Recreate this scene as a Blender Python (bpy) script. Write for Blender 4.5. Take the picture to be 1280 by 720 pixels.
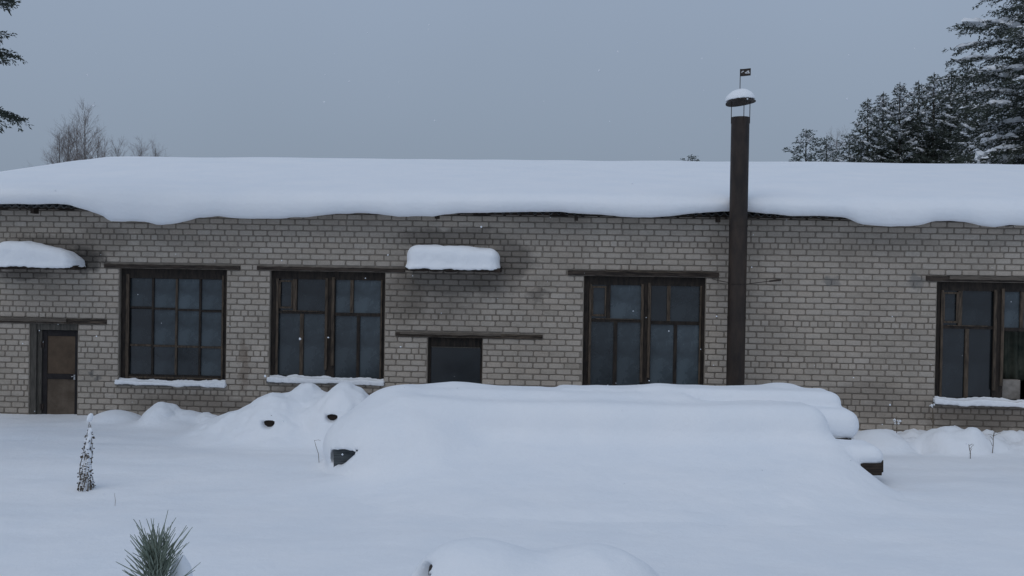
import bpy, bmesh, math, random
import numpy as np
from mathutils import Vector, Matrix

random.seed(7)
S = bpy.context.scene
C = S.collection
for o in list(bpy.data.objects):
    bpy.data.objects.remove(o)
R_ = math.radians

# ------------------------------------------------------------------ camera
FPX, CAM_H, PITCH, ROLL = 1244.0, 2.5, 15/1244.0, 0.0165       # focal length in photo pixels (1280 wide)
Fv = Vector((0, math.cos(PITCH), -math.sin(PITCH)))
R0 = Vector((1, 0, 0)); U0 = Vector((0, math.sin(PITCH), math.cos(PITCH)))
Rv = R0*math.cos(ROLL) + U0*math.sin(ROLL)
Uv = -R0*math.sin(ROLL) + U0*math.cos(ROLL)
CAM = Vector((0, 0, CAM_H))
cam_d = bpy.data.cameras.new('camera'); cam = bpy.data.objects.new('camera', cam_d); C.objects.link(cam)
M = Matrix((Rv, Uv, -Fv)).transposed().to_4x4(); M.translation = CAM
cam.matrix_world = M
cam_d.sensor_width = 36; cam_d.lens = 36*FPX/1280; cam_d.clip_end = 3000; cam_d.clip_start = 0.05
S.camera = cam

# ------------------------------------------------------------------ overcast sky, soft sun, exposure
SUN_EL, SUN_AZ = R_(52), R_(205)      # azimuth clockwise from +Y: behind the camera, a little left
w = bpy.data.worlds.new('World'); S.world = w; w.use_nodes = True
nt = w.node_tree; nt.nodes.clear()
out = nt.nodes.new('ShaderNodeOutputWorld'); bg = nt.nodes.new('ShaderNodeBackground')
sky = nt.nodes.new('ShaderNodeTexSky'); sky.sky_type = 'NISHITA'; sky.sun_disc = False
sky.sun_elevation = SUN_EL; sky.sun_rotation = SUN_AZ; sky.dust_density = 5; sky.air_density = 1.5
tc = nt.nodes.new('ShaderNodeTexCoord'); sep = nt.nodes.new('ShaderNodeSeparateXYZ')
ramp = nt.nodes.new('ShaderNodeValToRGB')
ramp.color_ramp.elements[0].position = 0.0; ramp.color_ramp.elements[0].color = (2.30, 2.86, 3.70, 1)
ramp.color_ramp.elements[1].position = 1.0; ramp.color_ramp.elements[1].color = (3.00, 3.85, 5.25, 1)
e = ramp.color_ramp.elements.new(0.09); e.color = (2.40, 2.98, 3.84, 1)
e = ramp.color_ramp.elements.new(0.26); e.color = (2.80, 3.46, 4.52, 1)
cn = nt.nodes.new('ShaderNodeTexNoise'); cn.inputs['Scale'].default_value = 2.2; cn.inputs['Detail'].default_value = 3
cmr = nt.nodes.new('ShaderNodeMapRange'); cmr.inputs['To Min'].default_value = 0.93; cmr.inputs['To Max'].default_value = 1.07
cmul = nt.nodes.new('ShaderNodeMix'); cmul.data_type = 'RGBA'; cmul.blend_type = 'MULTIPLY'; cmul.inputs['Factor'].default_value = 1
mixw = nt.nodes.new('ShaderNodeMix'); mixw.data_type = 'RGBA'; mixw.inputs['Factor'].default_value = 0.06
L = nt.links.new
L(tc.outputs['Generated'], sep.inputs[0]); L(sep.outputs['Z'], ramp.inputs[0])
L(tc.outputs['Generated'], cn.inputs['Vector']); L(cn.outputs['Fac'], cmr.inputs['Value'])
L(ramp.outputs[0], cmul.inputs['A']); L(cmr.outputs[0], cmul.inputs['B'])
L(cmul.outputs['Result'], mixw.inputs['A']); L(sky.outputs[0], mixw.inputs['B'])
L(mixw.outputs['Result'], bg.inputs['Color']); bg.inputs['Strength'].default_value = 0.1
L(bg.outputs[0], out.inputs[0])
sd = bpy.data.lights.new('sun', 'SUN'); sd.energy = 0.5; sd.angle = R_(50); sd.color = (1.0, 0.98, 0.95)
so = bpy.data.objects.new('sun', sd); C.objects.link(so)
sdir = Vector((math.sin(SUN_AZ)*math.cos(SUN_EL), math.cos(SUN_AZ)*math.cos(SUN_EL), math.sin(SUN_EL)))
so.rotation_euler = sdir.to_track_quat('Z', 'Y').to_euler(); so.location = (0, -5, 30)
S.view_settings.view_transform = 'Standard'; S.view_settings.look = 'None'
S.view_settings.exposure = 0.06; S.view_settings.gamma = 1.0
S.render.engine = 'CYCLES'
S.render.resolution_x = 1024; S.render.resolution_y = 576

# ------------------------------------------------------------------ placing: a point seen in the photo, at a real distance
def ray(x, y): return (Fv + Rv*((x-640)/FPX) - Uv*((y-360)/FPX))
def at(x, y, Y):
    d = ray(x, y); return CAM + d*(Y/d.y)
WM, WZ = 0.065, 16.6                       # the wall recedes to the left
wn = math.hypot(1, WM)
WP0 = Vector((0, WZ, 0)); WU = Vector((1/wn, -WM/wn, 0)); WN = Vector((-WM/wn, -1/wn, 0))   # WN points at the camera
def wall(x, y, off=0.0):
    """(u, z) on the plane parallel to the wall, off metres in front of it"""
    d = ray(x, y); k = (off - (CAM-WP0).dot(WN))/d.dot(WN)
    P = CAM + d*k
    return (P-WP0).dot(WU), P.z
def to_px(P):
    v = P-CAM; dz = v.dot(Fv)
    return 640+FPX*v.dot(Rv)/dz, 360-FPX*v.dot(Uv)/dz
def w2w(u, y, z): return WP0 + WU*u - WN*y + Vector((0, 0, z))     # building-local to world

# ------------------------------------------------------------------ helpers
class MB:
    def __init__(s): s.v = []; s.f = []
    def add(s, vs, fs):
        b = len(s.v); s.v += [tuple(p) for p in vs]; s.f += [tuple(b+i for i in f) for f in fs]
    def box(s, a, b):
        x0, y0, z0 = a; x1, y1, z1 = b
        s.add([(x0,y0,z0),(x1,y0,z0),(x1,y1,z0),(x0,y1,z0),(x0,y0,z1),(x1,y0,z1),(x1,y1,z1),(x0,y1,z1)],
              [(3,2,1,0),(4,5,6,7),(0,1,5,4),(1,2,6,5),(2,3,7,6),(3,0,4,7)])
    def tube(s, pts, rads, n=6, cap=True):
        pts = [Vector(p) for p in pts]; b = len(s.v); prev = None
        for i, p in enumerate(pts):
            d = (pts[min(i+1, len(pts)-1)] - pts[max(i-1, 0)]).normalized()
            if prev is None:
                a = d.orthogonal().normalized()
            else:
                a = prev - d*prev.dot(d)
                a = a.normalized() if a.length > 1e-6 else d.orthogonal().normalized()
            prev = a; c = d.cross(a); r = rads[i] if hasattr(rads, '__len__') else rads
            for k in range(n):
                t = 2*math.pi*k/n; s.v.append(tuple(p + a*(math.cos(t)*r) + c*(math.sin(t)*r)))
        for i in range(len(pts)-1):
            for k in range(n):
                q = b+i*n; k2 = (k+1) % n
                s.f.append((q+k, q+k2, q+n+k2, q+n+k))
        if cap:
            s.f.append(tuple(b+k for k in reversed(range(n)))); e_ = b+(len(pts)-1)*n; s.f.append(tuple(e_+k for k in range(n)))
    def mesh(s, name):
        me = bpy.data.meshes.new(name); me.from_pydata(s.v, [], s.f); me.update(); return me
    def build(s, name, mat, parent=None, smooth=False, bevel=0, loc=None):
        me = s.mesh(name)
        if smooth: me.polygons.foreach_set('use_smooth', [True]*len(me.polygons))
        me.materials.append(mat)
        o = bpy.data.objects.new(name, me); C.objects.link(o)
        if parent: o.parent = parent
        if loc: o.location = loc
        if bevel:
            m = o.modifiers.new('bevel', 'BEVEL'); m.width = bevel; m.segments = 2; m.limit_method = 'ANGLE'
        return o
def tag(o, label=None, cat=None, group=None, kind=None):
    if label: o['label'] = label
    if cat: o['category'] = cat
    if group: o['group'] = group
    if kind: o['kind'] = kind
    return o
def thing(name, loc, label, cat, group=None, rz=0):
    o = bpy.data.objects.new(name, None); C.objects.link(o); o.location = loc; o.rotation_euler = (0, 0, rz)
    o.empty_display_size = 0.2
    return tag(o, label, cat, group)

# numpy value noise
def vnoise(x, y, z, seed=0):
    def h(i, j, k):
        n = (i*374761393 + j*668265263 + k*2147483647 + seed*974711) & 0xffffffff
        n = ((n ^ (n >> 13))*1274126177) & 0xffffffff
        return ((n ^ (n >> 16)) & 0xffff)/65535.0
    x, y, z = np.broadcast_arrays(np.asarray(x, float), np.asarray(y, float), np.asarray(z, float))
    xi = np.floor(x).astype(np.int64); yi = np.floor(y).astype(np.int64); zi = np.floor(z).astype(np.int64)
    f = [x-xi, y-yi, z-zi]; f = [t*t*(3-2*t) for t in f]
    r = 0
    for a in (0, 1):
        for b in (0, 1):
            for c in (0, 1):
                wgt = (f[0] if a else 1-f[0])*(f[1] if b else 1-f[1])*(f[2] if c else 1-f[2])
                r = r + wgt*h(xi+a, yi+b, zi+c)
    return r*2-1
def fbm(x, y, z=0.0, oct=3, seed=0):
    r = 0; a = 1; s = 1
    for i in range(oct):
        r = r + a*vnoise(np.asarray(x)*s, np.asarray(y)*s, np.asarray(z)*s, seed+i); a *= .5; s *= 2.03
    return r
def sstep(a, b, x):
    t = np.clip((np.asarray(x)-a)/(b-a), 0, 1); return t*t*(3-2*t)

# ------------------------------------------------------------------ materials
def mat(name, col, rough=0.8, spec=0.3, metal=0.0):
    m = bpy.data.materials.new(name); m.use_nodes = True
    b = m.node_tree.nodes['Principled BSDF']
    b.inputs['Base Color'].default_value = (*col, 1); b.inputs['Roughness'].default_value = rough
    b.inputs['Specular IOR Level'].default_value = spec; b.inputs['Metallic'].default_value = metal
    return m
def nodes(m): return m.node_tree, m.node_tree.nodes['Principled BSDF']
def noise_node(t, scale, detail=4, rough=.55, vec=None):
    n = t.nodes.new('ShaderNodeTexNoise'); n.inputs['Scale'].default_value = scale
    n.inputs['Detail'].default_value = detail; n.inputs['Roughness'].default_value = rough
    if vec is not None: t.links.new(vec, n.inputs['Vector'])
    return n
def ramp_node(t, fac, stops):
    r = t.nodes.new('ShaderNodeValToRGB'); el = r.color_ramp.elements
    el[0].position, el[0].color = stops[0][0], (*stops[0][1], 1)
    el[1].position, el[1].color = stops[-1][0], (*stops[-1][1], 1)
    for p, c in stops[1:-1]:
        q = el.new(p); q.color = (*c, 1)
    t.links.new(fac, r.inputs[0]); return r
def bump_node(t, b, h, strength, dist):
    n = t.nodes.new('ShaderNodeBump'); n.inputs['Strength'].default_value = strength; n.inputs['Distance'].default_value = dist
    t.links.new(h, n.inputs['Height']); t.links.new(n.outputs[0], b.inputs['Normal']); return n
def noisy(name, c1, c2, scale, rough=.85, spec=.25, bump=.3, bdist=.005, detail=5, stretch=None, lo=.35, hi=.65):
    m = mat(name, c1, rough, spec); t, b = nodes(m)
    co = t.nodes.new('ShaderNodeTexCoord'); v = co.outputs['Object']
    if stretch:
        mp = t.nodes.new('ShaderNodeMapping'); mp.inputs['Scale'].default_value = stretch
        t.links.new(v, mp.inputs[0]); v = mp.outputs[0]
    n = noise_node(t, scale, detail, .6, v)
    r = ramp_node(t, n.outputs['Fac'], [(lo, c1), (hi, c2)])
    t.links.new(r.outputs[0], b.inputs['Base Color'])
    if bump: bump_node(t, b, n.outputs['Fac'], bump, bdist)
    return m
def snow_mat(name):
    m = mat(name, (.86, .88, .91), .85, .2); t, b = nodes(m)
    g = t.nodes.new('ShaderNodeNewGeometry'); v = g.outputs['Position']
    n1 = noise_node(t, 1.3, 4, .55, v); n2 = noise_node(t, 60, 3, .7, v); n3 = noise_node(t, 9, 4, .6, v)
    r = ramp_node(t, n1.outputs['Fac'], [(.3, (.83, .86, .90)), (.7, (.88, .895, .92))])
    t.links.new(r.outputs[0], b.inputs['Base Color'])
    a1 = t.nodes.new('ShaderNodeMath'); a1.operation = 'MULTIPLY_ADD'; a1.inputs[1].default_value = .25
    t.links.new(n2.outputs['Fac'], a1.inputs[0]); t.links.new(n3.outputs['Fac'], a1.inputs[2])
    bump_node(t, b, a1.outputs[0], .5, .025)
    return m
SNOW = snow_mat('snow')
WOOD = noisy('weathered_wood', (.075, .062, .052), (.16, .135, .11), 6, stretch=(.6, 12, 12))
WOOD_DARK = noisy('dark_wood', (.018, .014, .012), (.055, .04, .03), 7, stretch=(.8, 10, 10))
FRAME_DARK = noisy('dark_window_paint', (.016, .014, .013), (.044, .034, .027), 5, stretch=(6, 6, 1.2))
FRAME_BROWN = noisy('worn_brown_window_wood', (.036, .029, .023), (.115, .086, .062), 6, stretch=(8, 8, .9))
WOOD_GREY = noisy('wet_grey_wood', (.040, .046, .050), (.10, .11, .115), 6, stretch=(.8, 10, 10))
LINTEL = noisy('lintel_timber', (.022, .017, .014), (.15, .115, .085), 5, stretch=(.9, 5, 12), lo=.40, hi=.75)
LINTEL_DARK = noisy('dark_lintel_timber', (.020, .016, .014), (.075, .057, .045), 5, stretch=(.9, 5, 12))
CONCRETE = noisy('old_concrete', (.10, .098, .095), (.19, .185, .18), 14)
SLATE = noisy('asbestos_sheet', (.05, .05, .05), (.12, .12, .12), 5)
STEEL = noisy('sooty_steel_pipe', (.017, .012, .010), (.044, .030, .022), 6, rough=.6, spec=.35, stretch=(1, 1, .35))
IRON = noisy('rusty_iron', (.022, .018, .016), (.055, .04, .032), 20, rough=.7)
BARK = noisy('bark', (.028, .024, .021), (.085, .07, .06), 9, stretch=(3, 3, .7))
BIRCH_BARK = noisy('birch_bark', (.10, .09, .085), (.24, .22, .21), 4)
TWIG = noisy('bare_twig', (.16, .135, .125), (.25, .215, .20), 4, bump=0)
DRY = noisy('dry_stem', (.085, .068, .05), (.17, .135, .10), 20, bump=0)
DRYLEAF = noisy('dry_leaf', (.045, .038, .032), (.12, .10, .08), 14, bump=0)
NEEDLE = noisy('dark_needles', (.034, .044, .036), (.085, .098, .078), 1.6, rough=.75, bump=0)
NEEDLE_HAZED = noisy('hazed_far_needles', (.07, .085, .08), (.12, .14, .128), 1.2, rough=.75, bump=0)  # air haze over the distant pines is put into this paler needle colour
NEEDLE_YOUNG = noisy('frosted_young_needles', (.12, .15, .115), (.27, .31, .255), 40, rough=.6, bump=0)
DOOR_PANEL = noisy('brown_board', (.072, .050, .034), (.12, .084, .057), 3.5, rough=.8)
DOOR_PANEL_LOW = noisy('dusty_brown_board', (.085, .064, .047), (.135, .105, .08), 5, rough=.85)
BLACK_PAINT = noisy('black_door_paint', (.010, .008, .009), (.022, .018, .018), 8, rough=.6)
GREY_WOOD = noisy('grey_jamb_wood', (.05, .046, .04), (.11, .10, .086), 6, stretch=(8, 8, .8))
PALE_METAL = mat('worn_bare_metal', (.45, .45, .46), .45, .5, .6)
PALE_MARK = noisy('pale_paint', (.50, .50, .50), (.68, .68, .68), 30, bump=0)
CARD = noisy('grey_cardboard', (.22, .20, .18), (.34, .31, .28), 8)
CLOTH = noisy('green_cloth', (.035, .045, .035), (.085, .09, .07), 5)

def glass_mat(name, c1, c2, rough):
    m = mat(name, c1, rough, .6); t, b = nodes(m)
    co = t.nodes.new('ShaderNodeTexCoord')
    n = noise_node(t, 2.4, 5, .62, co.outputs['Object'])
    r = ramp_node(t, n.outputs['Fac'], [(.38, c1), (.62, c2)])
    oi = t.nodes.new('ShaderNodeObjectInfo')
    mr = t.nodes.new('ShaderNodeMapRange'); mr.inputs['To Min'].default_value = .38; mr.inputs['To Max'].default_value = 1.4
    t.links.new(oi.outputs['Random'], mr.inputs['Value'])
    mx = t.nodes.new('ShaderNodeMix'); mx.data_type = 'RGBA'; mx.blend_type = 'MULTIPLY'; mx.inputs['Factor'].default_value = 1
    t.links.new(r.outputs[0], mx.inputs['A']); t.links.new(mr.outputs[0], mx.inputs['B'])
    t.links.new(mx.outputs['Result'], b.inputs['Base Color'])
    rr = t.nodes.new('ShaderNodeMapRange'); rr.inputs['To Min'].default_value = rough*.6; rr.inputs['To Max'].default_value = rough*1.6
    t.links.new(n.outputs['Fac'], rr.inputs['Value']); t.links.new(rr.outputs[0], b.inputs['Roughness'])
    n2 = noise_node(t, 1.1, 2, .5, co.outputs['Object']); bump_node(t, b, n2.outputs['Fac'], .25, .02)
    return m
GLASS = glass_mat('dusty_dark_glass', (.020, .028, .034), (.055, .074, .086), .24)
GLASS_DARK = glass_mat('clear_dark_glass', (.008, .010, .012), (.024, .031, .036), .18)

# ------------------------------------------------------------------ building frame of reference
BLD = thing('brick_building', WP0, 'long low grey brick workshop with snow covered roof and dark windows', 'building', rz=-math.atan(WM))

# soot and damp patches on the bricks, laid out in the building's own coordinates
def stain_group(m, base_out, target):
    """multiplies base colour by stains with shapes of their own (soot by the canopies, damp, rust)"""
    t = m.node_tree
    co = t.nodes.new('ShaderNodeTexCoord'); co.object = BLD
    n = noise_node(t, 5.0, 4, .6, co.outputs['Object'])
    wob = t.nodes.new('ShaderNodeVectorMath'); wob.operation = 'MULTIPLY_ADD'
    wob.inputs[1].default_value = (.35, 0, .35); t.links.new(n.outputs['Color'], wob.inputs[0]); t.links.new(co.outputs['Object'], wob.inputs[2])
    sep = t.nodes.new('ShaderNodeSeparateXYZ'); t.links.new(wob.outputs[0], sep.inputs[0])
    cur = base_out
    def math_(op, a, b_=None):
        k = t.nodes.new('ShaderNodeMath'); k.operation = op
        for i, q in enumerate((a, b_)):
            if q is None: continue
            if isinstance(q, (int, float)): k.inputs[i].default_value = q
            else: t.links.new(q, k.inputs[i])
        return k.outputs[0]
    for (px, py, rx, ry, amt, col) in STAINS:
        u, z = wall(px, py); u += .175; z += .175
        dx = math_('DIVIDE', math_('SUBTRACT', sep.outputs['X'], u), rx); dz = math_('DIVIDE', math_('SUBTRACT', sep.outputs['Z'], z), ry)
        d = math_('ADD', math_('MULTIPLY', dx, dx), math_('MULTIPLY', dz, dz))
        mr = t.nodes.new('ShaderNodeMapRange'); mr.interpolation_type = 'SMOOTHSTEP'
        mr.inputs['From Min'].default_value = .15; mr.inputs['From Max'].default_value = 1.25
        mr.inputs['To Min'].default_value = amt; mr.inputs['To Max'].default_value = 0
        t.links.new(d, mr.inputs['Value'])
        mx = t.nodes.new('ShaderNodeMix'); mx.data_type = 'RGBA'; mx.inputs['B'].default_value = (*col, 1)
        t.links.new(mr.outputs[0], mx.inputs['Factor']); t.links.new(cur, mx.inputs['A']); cur = mx.outputs['Result']
    t.links.new(cur, target)
SOOT = (.030, .028, .027); BROWN = (.10, .085, .07); RUST = (.11, .07, .045); MORT = (.17, .165, .155); DAMP = (.085, .07, .058)
STAINS = [(108, 325, .42, .22, .78, SOOT), (60, 312, 1.0, .28, .45, SOOT), (30, 342, .55, .14, .5, SOOT), (130, 300, .5, .3, .35, BROWN),
          (565, 298, 1.2, .20, .48, SOOT), (640, 325, .42, .34, .55, SOOT), (560, 352, 1.0, .26, .38, SOOT), (505, 372, .40, .55, .48, BROWN),
          (620, 350, .50, .34, .40, BROWN), (540, 380, .6, .35, .3, BROWN),
          (305, 455, .10, .5, .45, RUST), (1040, 350, .16, .10, .7, MORT), (1146, 352, .16, .12, .7, MORT), (672, 368, .22, .12, .4, SOOT),
          (114, 466, .08, .06, .7, MORT), (124, 474, .09, .07, .7, MORT), (1230, 520, 1.2, .32, .62, DAMP), (1090, 500, 1.0, .35, .30, DAMP),
          (245, 505, 1.2, .22, .45, DAMP), (920, 330, .45, 1.0, .22, BROWN), (400, 492, .9, .16, .5, DAMP), (1010, 305, 2.4, .25, .18, BROWN)]

def brick_material():
    m = mat('grey_silicate_brick', (.3, .3, .3), .9, .2); t, b = nodes(m)
    g = t.nodes.new('ShaderNodeNewGeometry'); oi = t.nodes.new('ShaderNodeObjectInfo')
    a = t.nodes.new('ShaderNodeMath'); a.operation = 'ADD'; t.links.new(g.outputs['Random Per Island'], a.inputs[0]); t.links.new(oi.outputs['Random'], a.inputs[1])
    fr = t.nodes.new('ShaderNodeMath'); fr.operation = 'FRACT'; t.links.new(a.outputs[0], fr.inputs[0])
    r = ramp_node(t, fr.outputs[0], [(0, (.365, .320, .270)), (.25, (.402, .354, .302)), (.55, (.420, .371, .318)), (.8, (.415, .358, .300)), (1, (.448, .400, .348))])
    n = noise_node(t, 1.1, 4, .6, g.outputs['Position']); n2 = noise_node(t, 38, 4, .65, g.outputs['Position'])
    mr = t.nodes.new('ShaderNodeMapRange'); mr.inputs['From Min'].default_value = .25; mr.inputs['From Max'].default_value = .75
    mr.inputs['To Min'].default_value = .80; mr.inputs['To Max'].default_value = 1.16; t.links.new(n.outputs['Fac'], mr.inputs['Value'])
    mr2 = t.nodes.new('ShaderNodeMapRange'); mr2.inputs['From Min'].default_value = .25; mr2.inputs['From Max'].default_value = .75
    mr2.inputs['To Min'].default_value = .82; mr2.inputs['To Max'].default_value = 1.14; t.links.new(n2.outputs['Fac'], mr2.inputs['Value'])
    mu = t.nodes.new('ShaderNodeMath'); mu.operation = 'MULTIPLY'; t.links.new(mr.outputs[0], mu.inputs[0]); t.links.new(mr2.outputs[0], mu.inputs[1])
    mx = t.nodes.new('ShaderNodeMix'); mx.data_type = 'RGBA'; mx.blend_type = 'MULTIPLY'; mx.inputs['Factor'].default_value = 1
    t.links.new(r.outputs[0], mx.inputs['A']); t.links.new(mu.outputs[0], mx.inputs['B'])
    stain_group(m, mx.outputs['Result'], b.inputs['Base Color'])
    bump_node(t, b, n2.outputs['Fac'], .4, .006)
    return m
def mortar_material():
    m = mat('dark_mortar', (.1, .1, .1), .95, .1); t, b = nodes(m)
    g = t.nodes.new('ShaderNodeNewGeometry'); n = noise_node(t, 6, 5, .65, g.outputs['Position'])
    r = ramp_node(t, n.outputs['Fac'], [(.3, (.185, .160, .133)), (.7, (.27, .236, .20))])
    stain_group(m, r.outputs[0], b.inputs['Base Color'])
    n2 = noise_node(t, 60, 3, .6, g.outputs['Position']); bump_node(t, b, n2.outputs['Fac'], .5, .006)
    return m
BRICK = brick_material(); MORTAR = mortar_material()

# ------------------------------------------------------------------ the wall: courses, openings, bricks
COURSE = 0.0975
ZH = wall(640, 303)[1]                       # centre of the upper header course
ROW_TOP, ROW_BOT = -5, 34
Z_TOP = ZH + 5.5*COURSE
U_L, U_R = -10.75, 13.2
def snapz(z): return ZH + (round((z-ZH)/COURSE - .5)+.5)*COURSE
def opening(xl, xr, yt, yb, ym=None):
    xm = (xl+xr)/2; ym = ym or (yt+min(yb, 500))/2
    return (wall(xl, ym)[0], wall(xr, ym)[0], snapz(wall(xm, yb)[1]), snapz(wall(xm, yt)[1]))
OP_DOOR = opening(36.5, 96.5, 403.5, 548, 460)
OP_W1 = opening(148.5, 282.5, 334.5, 476)
OP_W2 = opening(337, 480.5, 337.5, 478)
OP_S = opening(534, 602.5, 420, 500)
OP_W3 = opening(729, 881, 345.5, 492)
OP_W4 = opening(1170, 1326, 355, 504)
OPEN = [OP_DOOR, OP_W1, OP_W2, OP_S, OP_W3, OP_W4]
def lint(xl, xr, y, th):
    ym = y; u0 = wall(xl, ym)[0]; u1 = wall(xr, ym)[0]; zc = wall((xl+xr)/2, ym)[1]
    return (u0, u1, zc-th/2, zc+th/2)
def over(op, xl, xr, yref, th):
    u0 = wall(xl, yref)[0]; u1 = wall(xr, yref)[0]; return (u0, u1, op[3], op[3]+th)
LINTS = [over(OP_DOOR, -40, 133, 399, COURSE), over(OP_W1, 131, 300, 331, COURSE*.78), over(OP_W2, 322, 506, 334, COURSE*.78),
         over(OP_S, 495, 678, 417, COURSE*.78), over(OP_W3, 710, 898, 342, COURSE), over(OP_W4, 1158, 1345, 351, COURSE)]
CUTS = OPEN + [(a, b, c, max(d, c+COURSE)) if i not in (1, 2, 3) else (a, b, c, c+COURSE) for i, (a, b, c, d) in enumerate(LINTS)]

# mortar core: strips between cuts (solid, 0.38 thick), its face 11 mm behind the brick faces
us = sorted(set([U_L, U_R] + [q for o in OPEN for q in o[:2]])); zs = sorted(set([-.6, Z_TOP-COURSE*1.0] + [q for o in OPEN for q in o[2:]]))
core = MB()
for i in range(len(us)-1):
    run = None
    cells = []
    for j in range(len(zs)-1):
        uc = (us[i]+us[i+1])/2; zc = (zs[j]+zs[j+1])/2
        solid = not any(o[0] < uc < o[1] and o[2] < zc < o[3] for o in OPEN)
        if solid:
            if cells and abs(cells[-1][1]-zs[j]) < 1e-9: cells[-1][1] = zs[j+1]
            else: cells.append([zs[j], zs[j+1]])
    for z0, z1 in cells: core.box((us[i], .011, z0), (us[i+1], .38, z1))
core.build('wall', MORTAR, BLD)
DEPTH = 16.0
ends = MB()
for a, b in ((U_L, U_L+.38), (U_R-.38, U_R)):
    ends.add([(a,.38,-.6),(b,.38,-.6),(b,DEPTH,-.6),(a,DEPTH,-.6),(a,.38,3.5),(b,.38,3.5),(b,DEPTH,3.5),(a,DEPTH,3.5),(a,DEPTH/2,5.02),(b,DEPTH/2,5.02)],
             [(3,2,1,0),(0,1,5,4),(1,2,6,9,5),(2,3,7,6),(3,0,4,8,7),(4,5,9,8),(8,9,6,7)])
ends.box((U_L+.38, DEPTH-.38, -.6), (U_R-.38, DEPTH, 3.5))
ends.box((U_L+.38, .39, -.6), (U_R-.38, DEPTH-.38, -.05))
ends.build('wall', MORTAR, BLD)['label'] = 'end and rear walls and floor of the workshop'

# brick pitch: slightly shorter bricks towards the left end
_pts = [(wall(70, 320)[0], .236), (wall(400, 320)[0], .250), (wall(720, 320)[0], .2615), (U_R, .2615)]
def pitch(u): return float(np.interp(u, [p[0] for p in _pts], [p[1] for p in _pts]))
edges = [U_L]
while edges[-1] < U_R+.5:
    edges.append(edges[-1] + pitch(edges[-1]))
edges = np.array(edges)
def u_at(n): return float(np.interp(n, np.arange(len(edges)), edges))
HEADERS = {0, 13, 20, 27}
rng = random.Random(11)
bricks = []
MISSING_TOP = [(0, 14), (74, 91), (300, 312), (590, 604), (698, 712), (884, 895), (980, 996)]
for row in range(ROW_TOP, ROW_BOT):
    zc = ZH - row*COURSE
    cuts = sorted([(c[0], c[1]) for c in CUTS if c[2]+.02 < zc < c[3]-.02])
    step = .5 if row in HEADERS else 1.0
    n = -1 + (.25 if row in HEADERS else (.5 if row % 2 else 0)) + rng.uniform(-.06, .06)
    drift = 0
    while True:
        stp = step
        if step == 1.0 and (drift or rng.random() < .02): stp = .5; drift = 1-drift          # odd half bricks, in pairs so the bond recovers
        a, b = u_at(max(n, 0)), u_at(n+stp) + rng.uniform(-.006, .006); n += stp
        if a > U_R-.02: break
        if b <= U_L+.02: continue
        b = min(b, U_R)
        segs = [(a, b)]
        for c0, c1 in cuts:
            ns = []
            for s0, s1 in segs:
                if c1 <= s0 or c0 >= s1: ns.append((s0, s1)); continue
                if s0 < c0: ns.append((s0, c0))
                if s1 > c1: ns.append((c1, s1))
            segs = ns
        for s0, s1 in segs:
            if s1-s0 < .05: continue
            if row == ROW_TOP:
                px = to_px(w2w((s0+s1)/2, 0, zc))[0]
                if any(m0 < px < m1 for m0, m1 in MISSING_TOP): continue
            bricks.append((s0, s1, zc, row))

def brick_geo(hx, hz, r, cut=.015, back=.012):
    """front octagon with chamfer, centred; x,z half sizes; front towards -y"""
    def octa(ix, y, jit):
        c = min(cut, hx*.14)
        a, b_ = hx-ix, hz-ix
        p = [(-a+c,-b_),(a-c,-b_),(a,-b_+c),(a,b_-c),(a-c,b_),(-a+c,b_),(-a,b_-c),(-a,-b_+c)]
        return [(x+r.uniform(-jit, jit), y+r.uniform(-jit, jit)*.4, z+r.uniform(-jit, jit)) for x, z in p]
    f = octa(.007, -.003, .004); s_ = octa(0, .004, .002); k = [(x, back+.02, z) for x, _, z in s_]
    vs = f+s_+k
    fs = [tuple(range(8))] + [(i+8, (i+1) % 8+8, (i+1) % 8, i) for i in range(8)] + [(i+16, (i+1) % 8+16, (i+1) % 8+8, i+8) for i in range(8)]
    return vs, fs
# the 300 that show largest become parts of their own
def shown(br):
    s0, s1, zc, row = br
    um = (s0+s1)/2; x, y = to_px(w2w(um, 0, zc)); xa = to_px(w2w(s0, 0, zc))[0]; xb = to_px(w2w(s1, 0, zc))[0]
    if xa < 2 or xb > 1277: return 0
    if 905 < xb and xa < 940: return 0
    if y > 474 and 440 < x < 1030: return 0
    if y > 505 and x < 1078: return 0
    if y > 527: return 0
    if y < 286 and x > 1040: return 0
    if y < 276: return 0
    if 505 < x < 628 and 300 < y < 342: return 0
    if x < 108 and 300 < y < 336: return 0
    ya = to_px(w2w(um, 0, zc-.04))[1]; yb = to_px(w2w(um, 0, zc+.04))[1]
    return (xb-xa)*abs(ya-yb)
order = sorted(range(len(bricks)), key=lambda i: -shown(bricks[i]))
single = set(order[:300])
JOINT = .0195
variants = []
for k in range(10):
    vs, fs = brick_geo(.123, (COURSE-.018)/2, rng); me = bpy.data.meshes.new('brick'); me.from_pydata(vs, [], fs); me.materials.append(BRICK); variants.append(me)
stuff = MB()
for i, (s0, s1, zc, row) in enumerate(bricks):
    hx = (s1-s0-JOINT)/2; um = (s0+s1)/2; dy = rng.uniform(-.003, .003); dz = rng.uniform(-.002, .002)
    if i in single:
        o = bpy.data.objects.new('brick', rng.choice(variants)); C.objects.link(o); o.parent = BLD
        o.location = (um, dy, zc+dz); o.scale = (hx/.123, 1, 1); o.rotation_euler = (0, rng.uniform(-.006, .006), 0)
    else:
        vs, fs = brick_geo(hx, (COURSE-.018)/2, rng); stuff.add([(x+um, y+dy, z+zc+dz) for x, y, z in vs], fs)
tag(stuff.build('brick', BRICK, BLD), kind='stuff')

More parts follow.
